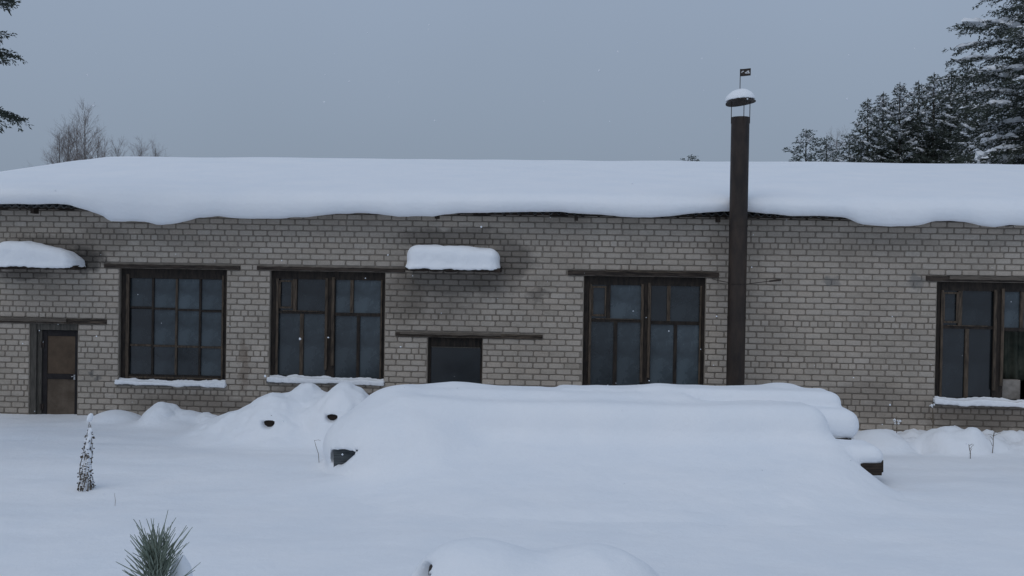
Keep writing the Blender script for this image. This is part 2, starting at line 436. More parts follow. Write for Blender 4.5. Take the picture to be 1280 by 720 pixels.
# lintels
def beam(name, r, y0, y1, m, seed, sag=0.0, rag=.006):
    rr = random.Random(seed); mb = MB(); n = 26; u0, u1, z0, z1 = r
    vs = []
    for i in range(n+1):
        u = u0+(u1-u0)*i/n; j = lambda: rr.uniform(-rag, rag)
        sg = -sag*math.sin(math.pi*i/n)
        vs += [(u, y0+j(), z0+j()+sg), (u, y1, z0+sg), (u, y1, z1), (u, y0+j(), z1+j()+sg)]
    fs = []
    for i in range(n):
        for k in range(4):
            fs.append((i*4+k, i*4+4+k, i*4+4+(k+1) % 4, i*4+(k+1) % 4))
    fs += [(0, 1, 2, 3), (n*4+3, n*4+2, n*4+1, n*4)]
    mb.add(vs, fs); return mb.build(name, m, BLD)
for i, r in enumerate(LINTS):
    r2 = (r[0], r[1], r[2]+.008, r[3]-.008)
    if i == 3: r2 = (r[0], r[1], r[2]+.004, r[3]-.004)
    m = [LINTEL, LINTEL_DARK, LINTEL_DARK, LINTEL, LINTEL_DARK, LINTEL_DARK][i]
    o = beam('lintel', r2, -.022, .06, m, i+3)
    if i == 0:
        o['label'] = 'weathered grey timber lintel with a dark right end'
    # pale weathered board nailed along the face of some lintels
    if i in (0, 3, 4, 5):
        b0 = {0: (.12, .72, .35, .95), 3: (.03, .72, .60, .98), 4: (.25, .93, .66, 1.0), 5: (.15, .8, .40, .98)}[i]
        du = r[1]-r[0]; dz = r[3]-r[2]
        bb = beam('board', (r[0]+du*b0[0], r[0]+du*b0[1], r[2]+dz*b0[2], r[2]+dz*b0[3]), -.045, -.029, WOOD if i != 4 else LINTEL, 50+i, rag=.004)

# ------------------------------------------------------------------ windows
REV = .11                                     # how far the frames sit back from the brick face
def bar(mb, u0, u1, z0, z1, y0=REV-.03, y1=REV+.05): mb.box((u0, y0, z0), (u1, y1, z1))
def pane(parent, u0, u1, z0, z1, m, tilt=0.0, y=REV+.012):
    mb = MB(); cx, cz = (u0+u1)/2, (z0+z1)/2; hx, hz = (u1-u0)/2, (z1-z0)/2
    mb.box((-hx, -.002, -hz), (hx, .002, hz))
    o = mb.build('pane', m, parent); o.location = (cx, y, cz); o.rotation_euler = (tilt*.7, 0, tilt); return o
def subbar(parent, name, u0, u1, z0, z1, m, y0, y1):
    mb = MB(); mb.box((u0, y0, z0), (u1, y1, z1)); return mb.build(name, m, parent, bevel=.004)
wr = random.Random(5)
def small_pane_window(op):
    u0, u1, z0, z1 = op; W, H = u1-u0, z1-z0
    X = lambda f: u0+W*f
    Z = lambda f: z1-H*f
    fr = MB()
    bar(fr, X(0), X(.075), Z(1), Z(0)); bar(fr, X(.955), X(1), Z(1), Z(0)); bar(fr, X(.075), X(.955), Z(.085), Z(0)); bar(fr, X(.075), X(.955), Z(1), Z(.935))
    fo = fr.build('window', FRAME_DARK, BLD, bevel=.005)
    cols = [.075, .295, .517, .738, .955]; rows = [.085, .355, .68, .935]; g = .010
    for i in (1, 2, 3): subbar(fo, 'glazing_bar', X(cols[i]-g), X(cols[i]+g), Z(.935), Z(.085), FRAME_BROWN if i == 2 else FRAME_DARK, REV-.02, REV+.03)
    for j in (1, 2):
        for i in range(4):
            dz = (i-1.5)*.012*H*(1 if j == 1 else .3)
            subbar(fo, 'glazing_bar', X(cols[i]+g), X(cols[i+1]-g), Z(rows[j]+.009)-dz*0.6, Z(rows[j]-.009)-dz*0.6, FRAME_BROWN if j == 2 else FRAME_DARK, REV-.016, REV+.026)
    subbar(fo, 'stile', X(.050), X(.078), Z(.97), Z(.05), FRAME_BROWN, REV-.05, REV-.031)
    subbar(fo, 'stile', X(.945), X(.962), Z(.97), Z(.05), FRAME_BROWN, REV-.05, REV-.031)
    subbar(fo, 'rail', X(.08), X(.943), Z(.965), Z(.950), FRAME_BROWN, REV-.047, REV-.031)
    for i in range(4):
        for j in range(3):
            pane(fo, X(cols[i])+.004, X(cols[i+1])-.004, Z(rows[j+1])+.004, Z(rows[j])-.004, GLASS_DARK if (i, j) in ((0, 2), (1, 2), (2, 2), (0, 1)) else GLASS, wr.uniform(-.012, .012))
    return fo
def casement_window(op, dark=(), missing=(), dark_bars=False):
    u0, u1, z0, z1 = op; W, H = u1-u0, z1-z0
    X = lambda f: u0+W*f
    Z = lambda f: z1-H*f
    fr = MB()
    bar(fr, X(0), X(.045), Z(1), Z(0)); bar(fr, X(.972), X(1), Z(1), Z(0)); bar(fr, X(.045), X(.972), Z(.075), Z(0)); bar(fr, X(.045), X(.972), Z(1), Z(.972))
    fo = fr.build('window', FRAME_DARK, BLD, bevel=.005)
    fb = FRAME_BROWN; fd = FRAME_DARK
    yF = REV-.034
    post = subbar(fo, 'centre_post', X(.478), X(.560), Z(.972), Z(.075), fd, REV-.03, REV+.05)
    subbar(fo, 'stile', X(.474), X(.497), Z(.90), Z(.06), fb, yF-.026, yF)
    subbar(fo, 'stile', X(.533), X(.556), Z(.86), Z(.05), fb, yF-.030, yF)
    subbar(fo, 'stile', X(.046), X(.066), Z(.97), Z(.07), fb, yF-.022, yF)
    subbar(fo, 'stile', X(.957), X(.972), Z(.97), Z(.07), fb, yF-.022, yF)
    # transoms
    subbar(fo, 'transom', X(.066), X(.474), Z(.392), Z(.365), fd, REV-.02, REV+.03)
    subbar(fo, 'transom', X(.556), X(.957), Z(.405), Z(.375), fd, REV-.02, REV+.03)
    subbar(fo, 'bead', X(.10), X(.43), Z(.370), Z(.362), fb, REV-.034, REV-.021)
    # vent bars above, glazing bars below
    subbar(fo, 'glazing_bar', X(.188), X(.222), Z(.365), Z(.075), fb if not dark_bars else fd, REV-.03, REV+.03)
    subbar(fo, 'glazing_bar', X(.252), X(.284), Z(.972), Z(.392), fb if not dark_bars else fd, REV-.022, REV+.03)
    subbar(fo, 'glazing_bar', X(.690), X(.718), Z(.375), Z(.075), fb, REV-.03, REV+.03)
    subbar(fo, 'glazing_bar', X(.750), X(.778), Z(.972), Z(.405), fd, REV-.022, REV+.03)
    # small opening vent sash at the upper left
    for q in ((.066, .080, .345, .085), (.174, .187, .345, .085)): subbar(fo, 'vent_sash', X(q[0]), X(q[1]), Z(q[2]), Z(q[3]), fb, REV-.036, REV-.004)
    for q in ((.080, .174, .345, .328), (.080, .174, .102, .085)): subbar(fo, 'vent_sash', X(q[0]), X(q[1]), Z(q[2]), Z(q[3]), fb, REV-.034, REV-.006)
    ps = [(.045, .205, .06, .38), (.205, .48, .06, .38), (.045, .268, .38, .98), (.268, .48, .38, .98),
          (.556, .704, .06, .39), (.704, .972, .06, .39), (.556, .764, .39, .98), (.764, .972, .39, .98)]
    for k, (a, b, c, d) in enumerate(ps):
        if k in missing: continue
        pane(fo, X(a)+.004, X(b)-.004, Z(d)+.004, Z(c)-.004, GLASS_DARK if k in dark else GLASS, wr.uniform(-.012, .012))
    return fo
small_pane_window(OP_W1)['label'] = 'twelve pane window with thin dark glazing bars'
casement_window(OP_W2, dark=(0, 1))
casement_window(OP_W3, dark=(0, 4), dark_bars=True)
casement_window(OP_W4, dark=(0, 2, 3, 1), missing=(6, 7))['label'] = 'casement window with its lower right panes gone'
# small low window by the pile: one dark board behind a thin frame
u0, u1, z0, z1 = OP_S
fr = MB(); bar(fr, u0, u0+.045, z0, z1); bar(fr, u1-.04, u1, z0, z1); bar(fr, u0+.045, u1-.04, z1-.16, z1); bar(fr, u0+.045, u1-.04, z0, z0+.06)
fo = fr.build('window', FRAME_DARK, BLD, bevel=.005); fo['label'] = 'small low window filled with one dark sheet'
subbar(fo, 'rail', u0+.05, u1-.045, z1-.175, z1-.161, GREY_WOOD, REV-.045, REV-.01)
pane(fo, u0+.04, u1-.035, z0+.05, z1-.15, GLASS_DARK)

# ------------------------------------------------------------------ door
u0, u1, z0, z1 = OP_DOOR
W = u1-u0; X = lambda f: u0+W*f
jm = MB(); jm.box((X(0), .02, z0), (X(.13), .20, z1)); jm.box((X(.13), .06, z0), (X(.22), .20, z1-.11)); jm.box((X(.13), .03, z1-.11), (X(.985), .20, z1)); jm.box((X(.985), .04, z0), (X(1), .20, z1))
jm.build('door_frame', GREY_WOOD, BLD, bevel=.006)
zd1 = z1-.115; zm = wall(66, 471)[1]
dm = MB(); A, B_ = X(.22), X(.983)
y0, y1 = .085, .13
dm.box((A, y0, z0), (A+W*.10, y1, zd1)); dm.box((B_-W*.085, y0, z0), (B_, y1, zd1)); dm.box((A+W*.10, y0, zd1-.10), (B_-W*.085, y1, zd1)); dm.box((A+W*.10, y0-.004, zm-.045), (B_-W*.085, y1, zm+.045)); dm.box((A+W*.10, y0, z0), (B_-W*.085, y1, z0+.1))
door = dm.build('door', BLACK_PAINT, BLD, bevel=.005); door['label'] = 'narrow black framed door with two brown board panels'
for (a, b, m, nm) in ((zm+.045, zd1-.10, DOOR_PANEL, 'upper brown panel'), (z0+.1, zm-.045, DOOR_PANEL_LOW, 'duller lower panel')):
    pm = MB(); pm.box((A+W*.10, y0+.014, a), (B_-W*.085, y1-.008, b)); q = pm.build('panel', m, door); q['label'] = nm
hm = MB(); hm.box((B_-W*.10, y0-.012, zm-.05), (B_-W*.07, y0-.005, zm+.035)); hm.tube([(B_-W*.09, y0-.012, zm+.01), (B_-W*.09, y0-.04, zm+.01), (B_-W*.13, y0-.04, zm+.005)], .007, 8)
hm.build('handle', PALE_METAL, door)
for py in (431, 509):
    zz = wall(48, py)[1]; hb = MB(); hb.tube([(A-.012, y0-.02, zz-.055), (A-.012, y0-.02, zz+.055)], .013, 8); hb.box((A-.055, y0-.014, zz-.05), (A+.03, y0-.004, zz+.05))
    hb.build('hinge', IRON, door)

# ------------------------------------------------------------------ canopies
def slab(op, th=.05, out=.42, ragged=0.01, seed=0):
    rr = random.Random(seed); mb = MB(); n = 20; a, b, z = op; vs = []
    for i in range(n+1):
        u = a+(b-a)*i/n; j = lambda: rr.uniform(-ragged, ragged)
        o_ = out+j(); vs += [(u, -o_, z-th+j()*.8), (u, .005, z-th+.02), (u, .005, z+.03), (u, -o_, z+j()*.5)]
    fs = [(i*4+k, i*4+4+k, i*4+4+(k+1) % 4, i*4+(k+1) % 4) for i in range(n) for k in range(4)] + [(0, 1, 2, 3), (n*4+3, n*4+2, n*4+1, n*4)]
    mb.add(vs, fs); return mb
def canopy(xl, xr, y, out=.42, seed=0):
    a = wall(xl, y, out)[0]; b = wall(xr, y, out if xl > 100 else .04)[0]; z = wall((xl+xr)/2, y, out)[1]
    o = slab((a-.03, b+.04, z), .07, out, .014, seed).build('canopy', WOOD_DARK, BLD)
    return a, b, z
CAN1 = canopy(-22, 104, 331.5, seed=1)
CAN2 = canopy(509, 622, 334.5, seed=2)

# ------------------------------------------------------------------ roof: corrugated sheet under the snow
OUT = .34
ZE = wall(50, 257.5, OUT)[1]                   # sheet edge height at the eaves
RY = 8.0
SNOW_R = wall(640, 197, -RY)[1]; SNOW_E = wall(640, 243.5, OUT+.12)[1]
ZR = SNOW_R-.27
rm = MB(); nper = 10; pit = .13; nu = int((U_R-U_L+.5)/pit*nper); ysr = [-OUT, -.15, .6, RY]
a0 = U_L-.25
def sheet_z(y): return ZE + (ZR-ZE)*(y+OUT)/(RY+OUT)
for lay in (0, -.009):
    base = len(rm.v)
    for j, yy in enumerate(ysr):
        for i in range(nu+1):
            u = a0 + i*pit/nper; zz = sheet_z(yy) + .029*math.cos(2*math.pi*i/nper) + lay
            if j == 0: zz += .006*math.sin(i*.013)
            rm.v.append((u, yy, zz))
    for j in range(len(ysr)-1):
        for i in range(nu):
            q = base+j*(nu+1)+i; rm.f.append((q, q+1, q+nu+2, q+nu+1))
half = len(rm.v)//2
for i in range(nu): rm.f.append((i, i+1, half+i+1, half+i))
# rear slope
k = len(rm.v); rm.v += [(a0, RY, ZR), (a0+nu*pit/nper, RY, ZR), (a0+nu*pit/nper, 2*RY+OUT, ZE), (a0, 2*RY+OUT, ZE)]; rm.f.append((k, k+1, k+2, k+3))
roof = rm.build('roof', SLATE, BLD)
bt = MB(); bt.box((U_L-.2, -.10, ZE-.034), (U_R, .30, ZE+.004)); bt.build('eave_board', WOOD_DARK, BLD)
rfu = U_L+.3
rf = MB(); rf.box((-.03, -.26, ZE-.12), (.03, -.101, ZE-.032)); rfm = rf.mesh('rafter_end'); rfm.materials.append(WOOD_DARK)
while rfu < U_R:
    q = bpy.data.objects.new('rafter_end', rfm); C.objects.link(q); q.parent = BLD; q.location = (rfu, 0, 0); rfu += 2.3

# snow on the roof
LIP = [(-200,255),(0,254),(60,254.5),(86,256.5),(100,261),(120,267),(130,272),(136,277),(160,277),(180,277.5),(196,280.5),(212,279.5),(228,276),(245,271.5),(270,270),(290,272),(340,272.5),(380,271.5),(420,267),(450,266.5),(470,267),(500,270.5),(540,270.5),(570,266),(640,265),(700,265),(740,267),(780,271),(800,272),(815,272),(840,269.5),(860,267),(880,265),(905,264),(935,264.5),(960,267.5),(1000,269.5),(1040,270),(1056,271),(1068,275),(1080,280),(1105,282.5),(1135,282.5),(1150,281),(1170,277),(1190,276),(1210,277.5),(1230,282),(1245,284.5),(1265,281.5),(1300,283),(1340,279),(1400,284),(1500,283),(1600,286)]
LO = OUT+.10
lipu = np.array([wall(x, y, LO) for x, y in LIP])
us_ = np.arange(U_L-.28, U_R+.3, .07)
zlow = np.interp(us_, lipu[:, 0], lipu[:, 1])
zlow = zlow + .010*fbm(us_*3.1, us_*0, 0, 3, 5)
tops = np.concatenate([np.linspace(RY+1.5, RY-.8, 7), np.linspace(RY-1.4, .5, 18), [.2, 0, -.15]])
rs = MB(); prof_n = None
u_left = U_L-.27
for i, u in enumerate(us_):
    e_l = max(0.0, min(1.0, (u-u_left)/.75)); endf = math.sqrt(1-(1-e_l)**2)        # rounded left end
    pr = []
    nz = .02*float(fbm(u*.5, 3.3, 0, 2, 9))
    for yy in tops:
        s_ = (yy+OUT)/(RY+OUT)
        if yy > RY: zz = SNOW_R-(yy-RY)*.19
        else: zz = SNOW_E+.035+(SNOW_R-SNOW_E-.035)*s_
        zz -= .055*math.exp(-((yy-RY)/.45)**2)
        zz += .018*float(fbm(u*.6, yy*.6, 0, 2, 4))
        zb = sheet_z(min(yy, 2*RY-yy))+.03
        pr.append((yy, zb+(zz-zb)*(.25+.75*endf)))
    ztop = pr[-1][1]; zl = zlow[i]
    th = max(.10, ztop-zl); outb = OUT+.13+.03*float(fbm(u*.9, 1.7, 0, 2, 12))
    for a in (20, 40, 60, 80):
        ca, sa = math.cos(R_(a)), math.sin(R_(a))
        pr.append((-.15-(outb-.15)*sa, ztop-.02-(th*.48)*(1-ca)))
    pr.append((-outb-.01, ztop-.02-th*.50)); pr.append((-outb, ztop-th*.72)); pr.append((-outb+.025, ztop-th*.90)); pr.append((-outb+.075, zl)); pr.append((-outb+.15, zl+.004))
    pr.append((-.12, max(zl+.03, sheet_z(-.12)-.03) if zl > ZE-.02 else zl+.05)); pr.append((.0, sheet_z(0)))
    prof_n = len(pr)
    for yy, zz in pr: rs.v.append((u, yy, zz))
for i in range(len(us_)-1):
    for k in range(prof_n-1):
        q = i*prof_n+k; rs.f.append((q, q+1, q+prof_n+1, q+prof_n))
rs.f.append(tuple(range(prof_n)))
ro = rs.build('roof_snow', SNOW, None, smooth=True, loc=WP0); ro.rotation_euler = BLD.rotation_euler
tag(ro, 'thick smooth snow blanket over the whole workshop roof with a drooping wavy lip', 'snow')

# ------------------------------------------------------------------ surface nets for soft snow shapes
def nets(fn, lo, hi, res):
    ax = [np.arange(lo[i], hi[i]+res, res) for i in range(3)]
    Xg, Yg, Zg = np.meshgrid(*ax, indexing='ij'); V = fn(Xg, Yg, Zg)
    ins = V < 0
    n = V.shape; c = tuple(q-1 for q in n)
    cnt = np.zeros(c); acc = [np.zeros(c) for _ in range(3)]
    sl = lambda d: tuple(slice(d[i], d[i]+c[i]) for i in range(3))
    corners = [(i, j, k) for i in (0, 1) for j in (0, 1) for k in (0, 1)]
    for a in corners:
        for ax_ in range(3):
            if a[ax_]: continue
            b = list(a); b[ax_] = 1; b = tuple(b)
            va, vb = V[sl(a)], V[sl(b)]; cr = (va < 0) != (vb < 0)
            t = np.where(cr, va/np.where(cr, va-vb, 1), 0)
            cnt += cr
            for q in range(3): acc[q] += cr*(a[q] + (t if q == ax_ else 0))
    act = cnt > 0; idx = -np.ones(c, int); idx[act] = np.arange(act.sum())
    ii = np.argwhere(act); P = np.stack([acc[q][act]/cnt[act] for q in range(3)], 1)
    P = (ii+P)*res + np.array([lo[0], lo[1], lo[2]])
    F = []
    for d in range(3):
        o1, o2 = (d+1) % 3, (d+2) % 3
        s0 = [slice(None)]*3; s1 = [slice(None)]*3; s0[d] = slice(0, n[d]-1); s1[d] = slice(1, n[d])
        A, B = ins[tuple(s0)], ins[tuple(s1)]
        e_ = np.argwhere(A != B)
        for flip in (0, 1):
            pass
        m = (e_[:, o1] > 0) & (e_[:, o2] > 0) & (e_[:, o1] < n[o1]-1) & (e_[:, o2] < n[o2]-1); e_ = e_[m]
        inside = A[tuple(e_.T)]
        def cell(a, b):
            q = e_.copy(); q[:, o1] -= a; q[:, o2] -= b; return idx[tuple(q.T)]
        quad = np.stack([cell(1, 1), cell(0, 1), cell(0, 0), cell(1, 0)], 1)
        quad[~inside] = quad[~inside][:, ::-1]
        F.append(quad)
    return P, np.concatenate(F)
def net_obj(name, fn, lo, hi, res, m=SNOW):
    P, F = nets(fn, lo, hi, res)
    me = bpy.data.meshes.new(name); me.from_pydata(P.tolist(), [], F.tolist()); me.update()
    me.polygons.foreach_set('use_smooth', [True]*len(me.polygons)); me.materials.append(m)
    o = bpy.data.objects.new(name, me); C.objects.link(o); return o
def rbox(X, Y, Z, x0, x1, y0, y1, z0, z1, r):
    qx = np.abs(X-(x0+x1)/2)-(x1-x0)/2+r; qy = np.abs(Y-(y0+y1)/2)-(y1-y0)/2+r; qz = np.abs(Z-(z0+z1)/2)-(z1-z0)/2+r
    return np.sqrt(np.maximum(qx, 0)**2+np.maximum(qy, 0)**2+np.maximum(qz, 0)**2)+np.minimum(np.maximum(qx, np.maximum(qy, qz)), 0)-r
def ell(X, Y, Z, c, r):
    k = np.sqrt(((X-c[0])/r[0])**2+((Y-c[1])/r[1])**2+((Z-c[2])/r[2])**2); return (k-1)*min(r)
def smin(a, b, k):
    h = np.clip(.5+.5*(b-a)/k, 0, 1); return b*(1-h)+a*h-k*h*(1-h)

# snow on the canopies (building coordinates)
def canopy_snow(can, seed, shape, label):
    a, b, z = can; W_ = b-a
    def fn(X, Y, Z):
        t = (X-a)/W_
        hgt = np.interp(t, [s[0] for s in shape], [s[1] for s in shape])
        n = .022*fbm(X*4, Y*5, Z*4, 3, seed)
        d = rbox(X, Y, Z-(hgt-.3)*sstep(0, .2, Z-z), a-.01, b+.015, -.47, .06, z-.22, z+.30, .15)
        d = d+n*.8-.03*np.exp(-np.maximum(Z-z, 0)/.05)
        rag = .012*vnoise(X*5, Y*6, 0, seed+1)+.010*vnoise(X*24, Y*12, 0, seed+2)
        return np.maximum(d, (z-.012+rag-.022*sstep(-.40, -.48, Y))-Z)
    o = net_obj('canopy_snow', fn, (a-.12, -.6, z-.12), (b+.12, .12, z+.52), .022)
    o.location = WP0; o.rotation_euler = BLD.rotation_euler; tag(o, label, 'snow'); return o
canopy_snow(CAN1, 3, [(0, .28), (.2, .40), (.45, .40), (.6, .345), (.78, .29), (.90, .24), (.96, .17), (1, .10)], 'sloping heap of snow on the canopy above the door at the far left')
canopy_snow(CAN2, 4, [(0, .36), (.12, .375), (.6, .35), (.85, .33), (1, .30)], 'loaf shaped block of snow on the short canopy in the middle of the wall')

# snow along window sills
def sill(op, name_label, x0=None, x1=None, two=False, seed=0, sill_m=CONCRETE):
    u0, u1, z0, z1 = op
    sb = MB(); sb.box((u0-.03, -.055, z0-.055), (u1+.02, REV-.035, z0-.004)); sb.build('sill', sill_m, BLD, bevel=.006)
    def fn(X, Y, Z):
        n = .016*fbm(X*6, Y*6, Z*6, 3, seed); h = .05+.022*fbm(X*2.2, 0*X, 0, 2, seed+3)
        h = h+.035*sstep(0, .09, Y)
        if two: h = h - .05*np.exp(-((Y+.005-.012*np.sin(X*5))/.022)**2)*sstep(-.25, .2, fbm(X*1.6, X*0, 0, 2, 31))
        d = rbox(X, Y, Z, u0-.03, u1+.02, -.078, REV-.032, z0-.045+.015*vnoise(X*3, 0*X, 0, seed+9), z0+h*.9, .016)
        return d+n*.85+.006*vnoise(X*28, Y*28, Z*28, seed)
    o = net_obj('sill_snow', fn, (u0-.1, -.13, z0-.10), (u1+.1, REV-.02, z0+.16), .014)
    o.location = WP0; o.rotation_euler = BLD.rotation_euler; tag(o, name_label, 'snow')
sill(OP_W1, 'uneven strip of snow on the sill of the twelve pane window', two=True, seed=2)
sill(OP_W2, 'strip of snow on the window sill above the mound with two dark log ends', seed=6)
sill(OP_W3, 'strip of snow on the sill of the wide window left of the stove pipe, mostly hidden by the pile', seed=8)
sill(OP_W4, 'strip of snow on the sill of the window at the far right', seed=9)

# things behind the missing panes of the right window
u0, u1, z0, z1 = OP_W4
cb = MB(); cb.box((u0+(u1-u0)*.59, .24, z0+.001), (u0+(u1-u0)*.74, .37, z0+.36))
o = cb.build('cardboard_box', CARD, None, bevel=.01, loc=WP0); o.rotation_euler = BLD.rotation_euler; tag(o, 'pale grey carton standing inside the right window behind the missing pane', 'box')
cl = MB(); n = 18
for i in range(n+1):
    for j in range(9):
        u = u0+(u1-u0)*(.60+.28*i/n); z = z0+.30+(z1-z0-.35)*j/8
        cl.v.append((u, .47+.05*math.sin(i*1.1+.3*j)+.02*math.sin(j*.9), z+.05*math.sin(i*.5)))
for i in range(n):
    for j in range(8):
        q = i*9+j; cl.f.append((q, q+9, q+10, q+1))
o = cl.build('curtain', CLOTH, None, smooth=True, loc=WP0); o.rotation_euler = BLD.rotation_euler
sm = o.modifiers.new('thick', 'SOLIDIFY'); sm.thickness = .006
tag(o, 'dark green folded cloth hanging inside the window at the far right', 'curtain')

# ------------------------------------------------------------------ stove pipe
PY = .62
pu, _ = wall(925.5, 146, PY); pz = wall(925.5, 147, PY)[1]
pb = w2w(pu, -PY, 0)
CH = thing('chimney_pipe', (pb.x, pb.y, 0), 'tall dark steel stove pipe with a cowl standing in front of the wall', 'chimney')
prad = .143
pm = MB()
hts = [-.1, .8, 1.6, 2.4, 3.2, 4.0, pz]
pm.tube([(0, 0, h) for h in hts], prad, 28, cap=False)
pm.tube([(0, 0, pz), (0, 0, 4.0), (0, 0, 3.0)], prad-.008, 28, cap=False)
# rim between outer and inner skin
k = len(pm.v)
for rr_ in (prad, prad-.008):
    for i in range(28): pm.v.append((rr_*math.cos(2*math.pi*i/28), rr_*math.sin(2*math.pi*i/28), pz+.002))
for i in range(28): pm.f.append((k+i, k+(i+1) % 28, k+28+(i+1) % 28, k+28+i))
pipe = pm.build('pipe', STEEL, CH, smooth=True)
for h in (1.9, 3.35):
    sm_ = MB(); sm_.tube([(0, 0, h-.012), (0, 0, h+.012)], prad+.005, 28); sm_.build('seam_band', STEEL, CH)
tilt = Matrix.Rotation(R_(-4.5), 4, 'Y') @ Matrix.Rotation(R_(-5), 4, 'X')
zc = pz+.245
cp = MB(); nn = 28; cr = .235
cp.v.append(tuple(Vector((0, 0, zc))+tilt @ Vector((0, 0, .10))))
for r_, z_ in ((cr, 0), (cr, -.012)):
    for i in range(nn):
        a = 2*math.pi*i/nn; rj = r_*(1+.015*math.sin(3*a+.4)); cp.v.append(tuple(Vector((0, 0, zc))+tilt @ Vector((rj*math.cos(a), rj*math.sin(a), z_+.008*math.sin(2*a)))))
cp.v.append(tuple(Vector((0, 0, zc))+tilt @ Vector((0, 0, .085))))
for i in range(nn):
    j = (i+1) % nn
    cp.f += [(0, 1+i, 1+j), (1+i, 1+nn+i, 1+nn+j, 1+j), (1+nn+i, 2*nn+1, 1+nn+j)]
cp.build('cowl', IRON, CH, smooth=False)
for a in (R_(185), R_(278), R_(335)):
    x, y = (prad+.004)*math.cos(a), (prad+.004)*math.sin(a)
    rd = MB(); rd.tube([(x, y, pz-.10), (x, y, pz+.255)], .006, 6); rd.build('rod', IRON, CH)
fp = MB(); fp.tube([(-.015, 0, zc+.08), (-.015, 0, zc+.52)], .006, 6); fp.build('flag_pole', IRON, CH)
fl = MB(); zt = zc+.52; a = R_(10)
def flag_pt(s, h, d=0): return (-.015+s*math.cos(a)*.165-d*math.sin(a)*0, -d+.01*math.sin(s*5), zt-.115+h*.115+.014*s)
vs = []
for i in range(7):
    for h in (0, 1):
        vs += [flag_pt(i/6, h, .002), flag_pt(i/6, h, -.002)]
fs = []
for i in range(6):
    q = i*4
    fs += [(q, q+4, q+6, q+2), (q+1, q+3, q+7, q+5), (q, q+1, q+5, q+4), (q+2, q+6, q+7, q+3)]
fs += [(0, 2, 3, 1), (24, 25, 27, 26)]
fl.add(vs, fs); flag = fl.build('flag', IRON, CH); flag['label'] = 'small dark tin flag with a pale mark'
mk = MB()
def stroke(pts, wd):
    for (a0_, h0), (a1_, h1) in zip(pts[:-1], pts[1:]):
        dx, dh = (a1_-a0_)*.165, (h1-h0)*.115; l = math.hypot(dx, dh); nx, nh = -dh/l*wd/.165, dx/l*wd/.115
        q = [flag_pt(a0_+nx, h0+nh, .0035), flag_pt(a0_-nx, h0-nh, .0035), flag_pt(a1_-nx, h1-nh, .0035), flag_pt(a1_+nx, h1+nh, .0035)]
        mk.add(q, [(0, 1, 2, 3)])
stroke([(.14, .45), (.18, .66), (.36, .68)], .006); stroke([(.46, .42), (.62, .50), (.70, .64)], .008); stroke([(.68, .60), (.80, .66), (.76, .42), (.90, .36)], .008); stroke([(.52, .38), (.86, .34)], .005)
mk.build('mark', PALE_MARK, flag)
# stay wire holding the pipe to the wall
wi = MB()
def loc_pt(x, y, off):
    u, z = wall(x, y, off); p = w2w(u, -off, z); return (p.x-pb.x, p.y-pb.y, p.z)
c0 = loc_pt(918, 354.5, PY)
wi.tube([loc_pt(890, 348.5, .02), loc_pt(897, 350.5, .12), loc_pt(910, 353, .45), (-prad-.004, -.02, c0[2]), (-.09, -prad*.85, c0[2]-.006), (0, -prad-.006, c0[2]-.01), (.09, -prad*.85, c0[2]-.01), (prad+.004, -.02, c0[2]-.005), loc_pt(945, 353.5, .4), loc_pt(962, 351.5, .12), loc_pt(976, 350, .01)], .006, 6)
wi.tube([loc_pt(962, 351.5, .12), loc_pt(976, 350, .01)], .014, 6)
wi.build('stay_wire', IRON, CH)
# snow on the cowl
P0 = Vector((0, 0, zc))
def cowl_snow(X, Y, Z):
    zz = Z-zc-.03-X*math.tan(R_(4.5))
    d = ell(X, Y, zz, (-.012, 0, -.01), (.232, .23, .185)); d = np.maximum(d, -(zz+.005+.012*fbm(X*9, Y*9, 0, 2, 3)))
    cone = zz - (.07-.33*np.sqrt(X*X+Y*Y))
    return np.maximum(d, -(cone))*1.0+.004*fbm(X*14, Y*14, Z*14, 2, 8)
o = net_obj('cowl_snow', cowl_snow, (-.3, -.3, zc-.1), (.3, .3, zc+.25), .014); o.location = (pb.x, pb.y, 0)
tag(o, 'rounded cap of snow on top of the stove pipe cowl', 'snow')

# ------------------------------------------------------------------ snowy ground
def gauss_bump(X, Y, px, py, Yd, h, rx, ry, flat=1.0):
    c = at(px, py, Yd)
    d = ((X-c.x)/rx)**2 + ((Y-Yd)/ry)**2
    return h*np.exp(-d**flat)
def dome(X, Y, px, Yd, h, rx, ry):
    c = at(px, 500, Yd); d = ((X-c.x)/rx)**2 + ((Y-Yd)/ry)**2
    return h*np.clip(1-d, 0, None)**.55*np.exp(-.35*d)
def pile_h(X, Y):
    """front apron and body of snow over the timber stack"""
    body = np.interp(Y, [9.6, 10.0, 10.6, 11.2, 11.8, 12.2, 12.6, 12.85, 13.1, 13.4, 14.3, 14.7, 15.1], [0, .012, .09, .22, .36, .455, .52, .62, .76, .83, .83, .5, 0])
    xr = np.interp(Y, [9.6, 10.5, 11.5, 12.0, 12.5, 13.0, 13.6, 14.4], [3.6, 4.1, 4.5, 4.6, 4.45, 4.15, 3.95, 3.6])
    wr_ = np.interp(Y, [9.6, 11, 12, 12.4, 12.8], [2.4, 1.3, .7, .45, .3])
    xl = np.interp(Y, [9.6, 11, 12.2, 13, 14.2], [-1.1, -1.55, -1.85, -2.05, -2.0])
    wl = np.interp(Y, [9.6, 11, 12.2, 13, 14.2], [2.2, 1.3, .65, .62, .6])
    mask = (1-sstep(xr-wr_, xr+wr_*.25, X))*sstep(xl-wl*.3, xl+wl, X)
    return body*mask
